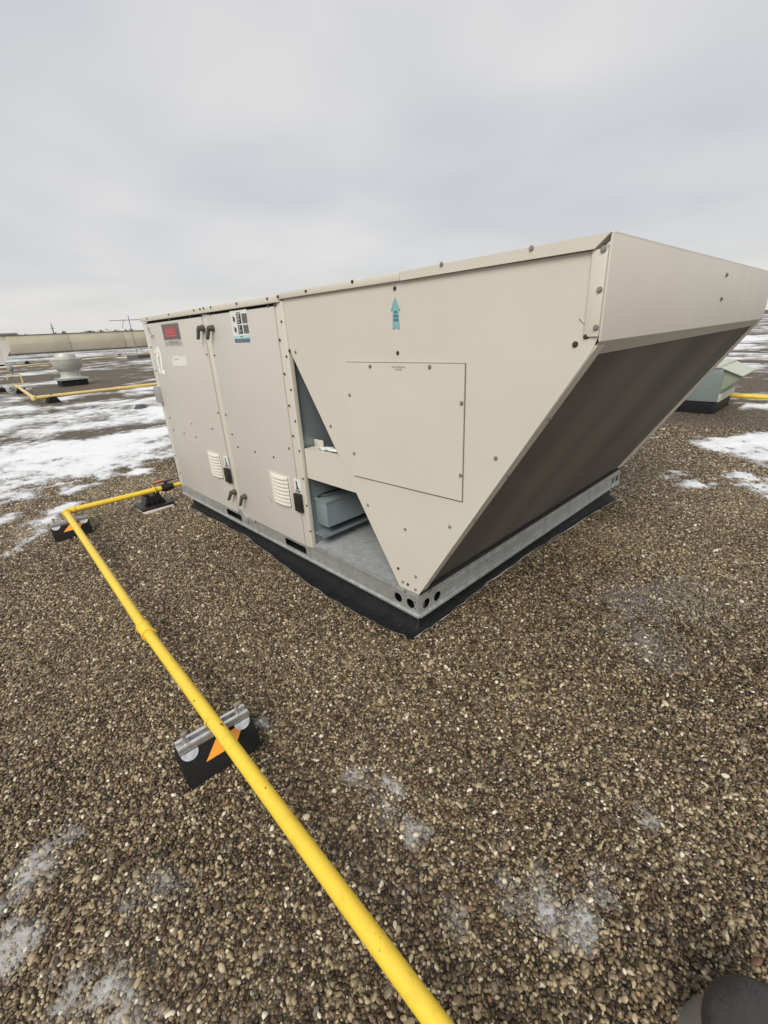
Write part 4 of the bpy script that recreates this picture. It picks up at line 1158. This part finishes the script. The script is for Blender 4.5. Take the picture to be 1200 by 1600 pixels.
# concrete wall of the higher roof
WX = -134.5
CONC = plain('concrete_upper', (0.50, 0.46, 0.345), 0.85, 0, 0.10, 0.25)
CONC_L = plain('concrete_lower', (0.36, 0.33, 0.255), 0.85, 0, 0.10, 0.25)
wall = thing('parapet_wall', (WX, 40, 0), 'long pale concrete panel wall along the far edge of the roof', 'wall')
HW = 4.15
y0w = -60.0; pw = 12.2
first = on_ground(20, 556).y; off = (first-y0w) % pw
yy = y0w+off-pw
up_me = MB().box(0, 0.5, 0.03, pw-0.03, 2.25, HW, 0.02).mesh('upper_panel'); up_me.materials.append(CONC)
lo_me = MB().box(0, 0.62, 0.05, pw-0.05, 0.35, 2.245, 0.02).mesh('lower_panel'); lo_me.materials.append(CONC_L)
while yy < 190:
    place('upper_panel', up_me, (WX-0.5, yy, 0), wall); place('lower_panel', lo_me, (WX-0.5, yy, 0), wall); yy += pw
b = MB(); b.box(WX-0.45, WX-0.1, y0w, 192, 0, HW-0.05); b.build('joint_backing', plain('joint_dark', (0.14, 0.13, 0.11), 0.9), wall)
b = MB(); b.box(WX-0.6, WX+0.12, y0w, 192, HW+0.001, HW+0.14); b.build('coping', plain('coping_dark', (0.11, 0.11, 0.10), 0.7), wall)
b = MB(); b.box(WX-0.09, WX+0.22, y0w, 192, 0, 0.345); b.build('base_flashing', plain('flashing_dark', (0.10, 0.095, 0.09), 0.8), wall)

# far building and trees showing over the wall
fb = Vector((-230, 22.5, 0))
hh = up_to(66, 519, fb)
bl = thing('building', fb, 'low grey building just showing above the concrete wall', 'building')
b = MB(); b.box(fb.x-6, fb.x+6, fb.y-4.2, fb.y+4.2, 0, hh-0.5); b.build('wall', plain('building_grey', (0.36, 0.35, 0.33), 0.8), bl)
b = MB(); b.box(fb.x-6.3, fb.x+6.3, fb.y-4.5, fb.y+4.5, hh-0.49, hh); b.build('roof_slab', plain('slab_grey', (0.27, 0.265, 0.26), 0.8), bl)
pole = Vector((-210, 36, 0)); ptop = up_to(126, 502, pole)
b = MB(); b.cyl(pole, (pole.x, pole.y, ptop-1.0), 0.28, 0.18, 8); b.cyl((pole.x, pole.y, ptop-1.0), (pole.x, pole.y, ptop), 0.16, 0.06, 8); b.cyl((pole.x, pole.y-0.7, ptop-2.0), (pole.x, pole.y+0.7, ptop-2.0), 0.10, seg=6)
o = b.build('mast', MET, None, 35, at=pole); tag(o, 'lone thin mast rising behind the concrete wall', 'mast')
LEAF = plain('far_bare_crown', (0.15, 0.145, 0.125), 0.9, 0, 0.3, 0.5); BARK = plain('far_bark', (0.06, 0.05, 0.04), 0.9)
rgt = np.random.default_rng(12)
for i, (px, py, wd) in enumerate([(27, 524.0, 7), (37, 523.3, 9), (92, 520.0, 9), (140, 517.6, 9), (154, 517.2, 12), (190, 515.2, 13)]):
    d = ray(px, py); dist = 262+rgt.uniform(-15, 15)
    t = dist/math.hypot(d.x, d.y); base = Vector((CAM.x+d.x*t, CAM.y+d.y*t, 0)); top = CAM.z+d.z*t
    where = ['first', 'second', 'third', 'fourth', 'fifth', 'sixth', 'seventh', 'eighth', 'ninth'][i]
    tr = thing('bare_tree', base, 'small far tree top over the wall, %s from the left edge' % where, 'tree', 'far trees behind the concrete wall')
    MB().cyl(base, (base.x, base.y, top*0.7), 0.3, 0.12, 7).build('trunk', BARK, tr)
    b = MB(); n = 260
    for k in range(n):
        u = rgt.normal(0, 1, 3); u /= np.linalg.norm(u); r = rgt.random()**0.4
        c = Vector((base.x+u[0]*r*wd*0.5, base.y+u[1]*r*wd*0.5, top*0.72+u[2]*r*top*0.28))
        s_ = rgt.uniform(0.3, 0.75); v = [Vector(rgt.normal(0, 1, 3))*s_ for _ in range(3)]
        b._add([c+v[0], c+v[1], c+v[2]], [(0, 1, 2)])
    b.build('crown', LEAF, tr, 0)

# ================================================================== BACKGROUND, RIGHT
GG = plain('grey_green_metal', (0.19, 0.225, 0.22), 0.45, 0.15, 0.1, 4)
GG2 = plain('olive_metal', (0.26, 0.30, 0.22), 0.5, 0.1, 0.1, 4)
GG3 = plain('pale_green_metal', (0.44, 0.47, 0.38), 0.5, 0.1, 0.1, 4)
vx1, vy0 = -0.175, 6.235
vh = thing('roof_vent', (vx1-0.5, vy0+0.45, 0), 'grey green roof vent with a side hood behind the big unit', 'vent')
b = MB(); b.box(vx1-1.0, vx1, vy0, vy0+0.92, -0.02, 0.165, 0.004); b.build('curb', MEMBRANE, vh)
b = MB(); b.box(vx1-0.99, vx1+0.012, vy0-0.012, vy0+0.93, 0.166, 0.60, 0.004); b.build('vent_body', GG, vh)
b = MB(); b.box(vx1+0.0125, vx1+0.03, vy0-0.02, vy0+0.94, 0.166, 0.27, 0.004); b.build('drip_flange', GG3, vh)
b = MB(); b.prism([(vx1+0.0125, vy0+0.02, 0.600), (vx1+0.215, vy0+0.02, 0.498), (vx1+0.21, vy0+0.02, 0.488), (vx1+0.0125, vy0+0.02, 0.30)], (0, 0.86, 0)); b.build('side_hood', GG2, vh)
b = MB(); b.prism([(vx1-0.02, vy0-0.02, 0.603), (vx1+0.225, vy0-0.02, 0.503), (vx1+0.225, vy0+0.92, 0.503), (vx1-0.02, vy0+0.92, 0.603)], (0, 0, 0.012)); b.build('hood_lid', GG3, vh)
b = MB(); b.box(vx1-1.0, vx1-0.022, vy0-0.025, vy0+0.94, 0.601, 0.640, 0.006); b.build('top_lid', GG3, vh)
r0, r1 = on_ground(1132, 617.5, 0.10), on_ground(1260, 623, 0.10); rd = (r1-r0)
rp = thing('gas_pipe', (r0.x, r0.y, 0), 'yellow gas pipe low over the snow behind the grey green vent', 'pipe')
run(rp, [r0-rd*0.9, r1+rd*1.2], 0.033, YELLOW)
wc = r1+rd*0.6
b = MB(); b.prism([(wc.x-0.1, wc.y-0.1, 0), (wc.x+0.1, wc.y-0.1, 0), (wc.x+0.06, wc.y-0.1, 0.055), (wc.x-0.06, wc.y-0.1, 0.055)], (0, 0.2, 0))
b.build('support_block', RUBBER, rp)
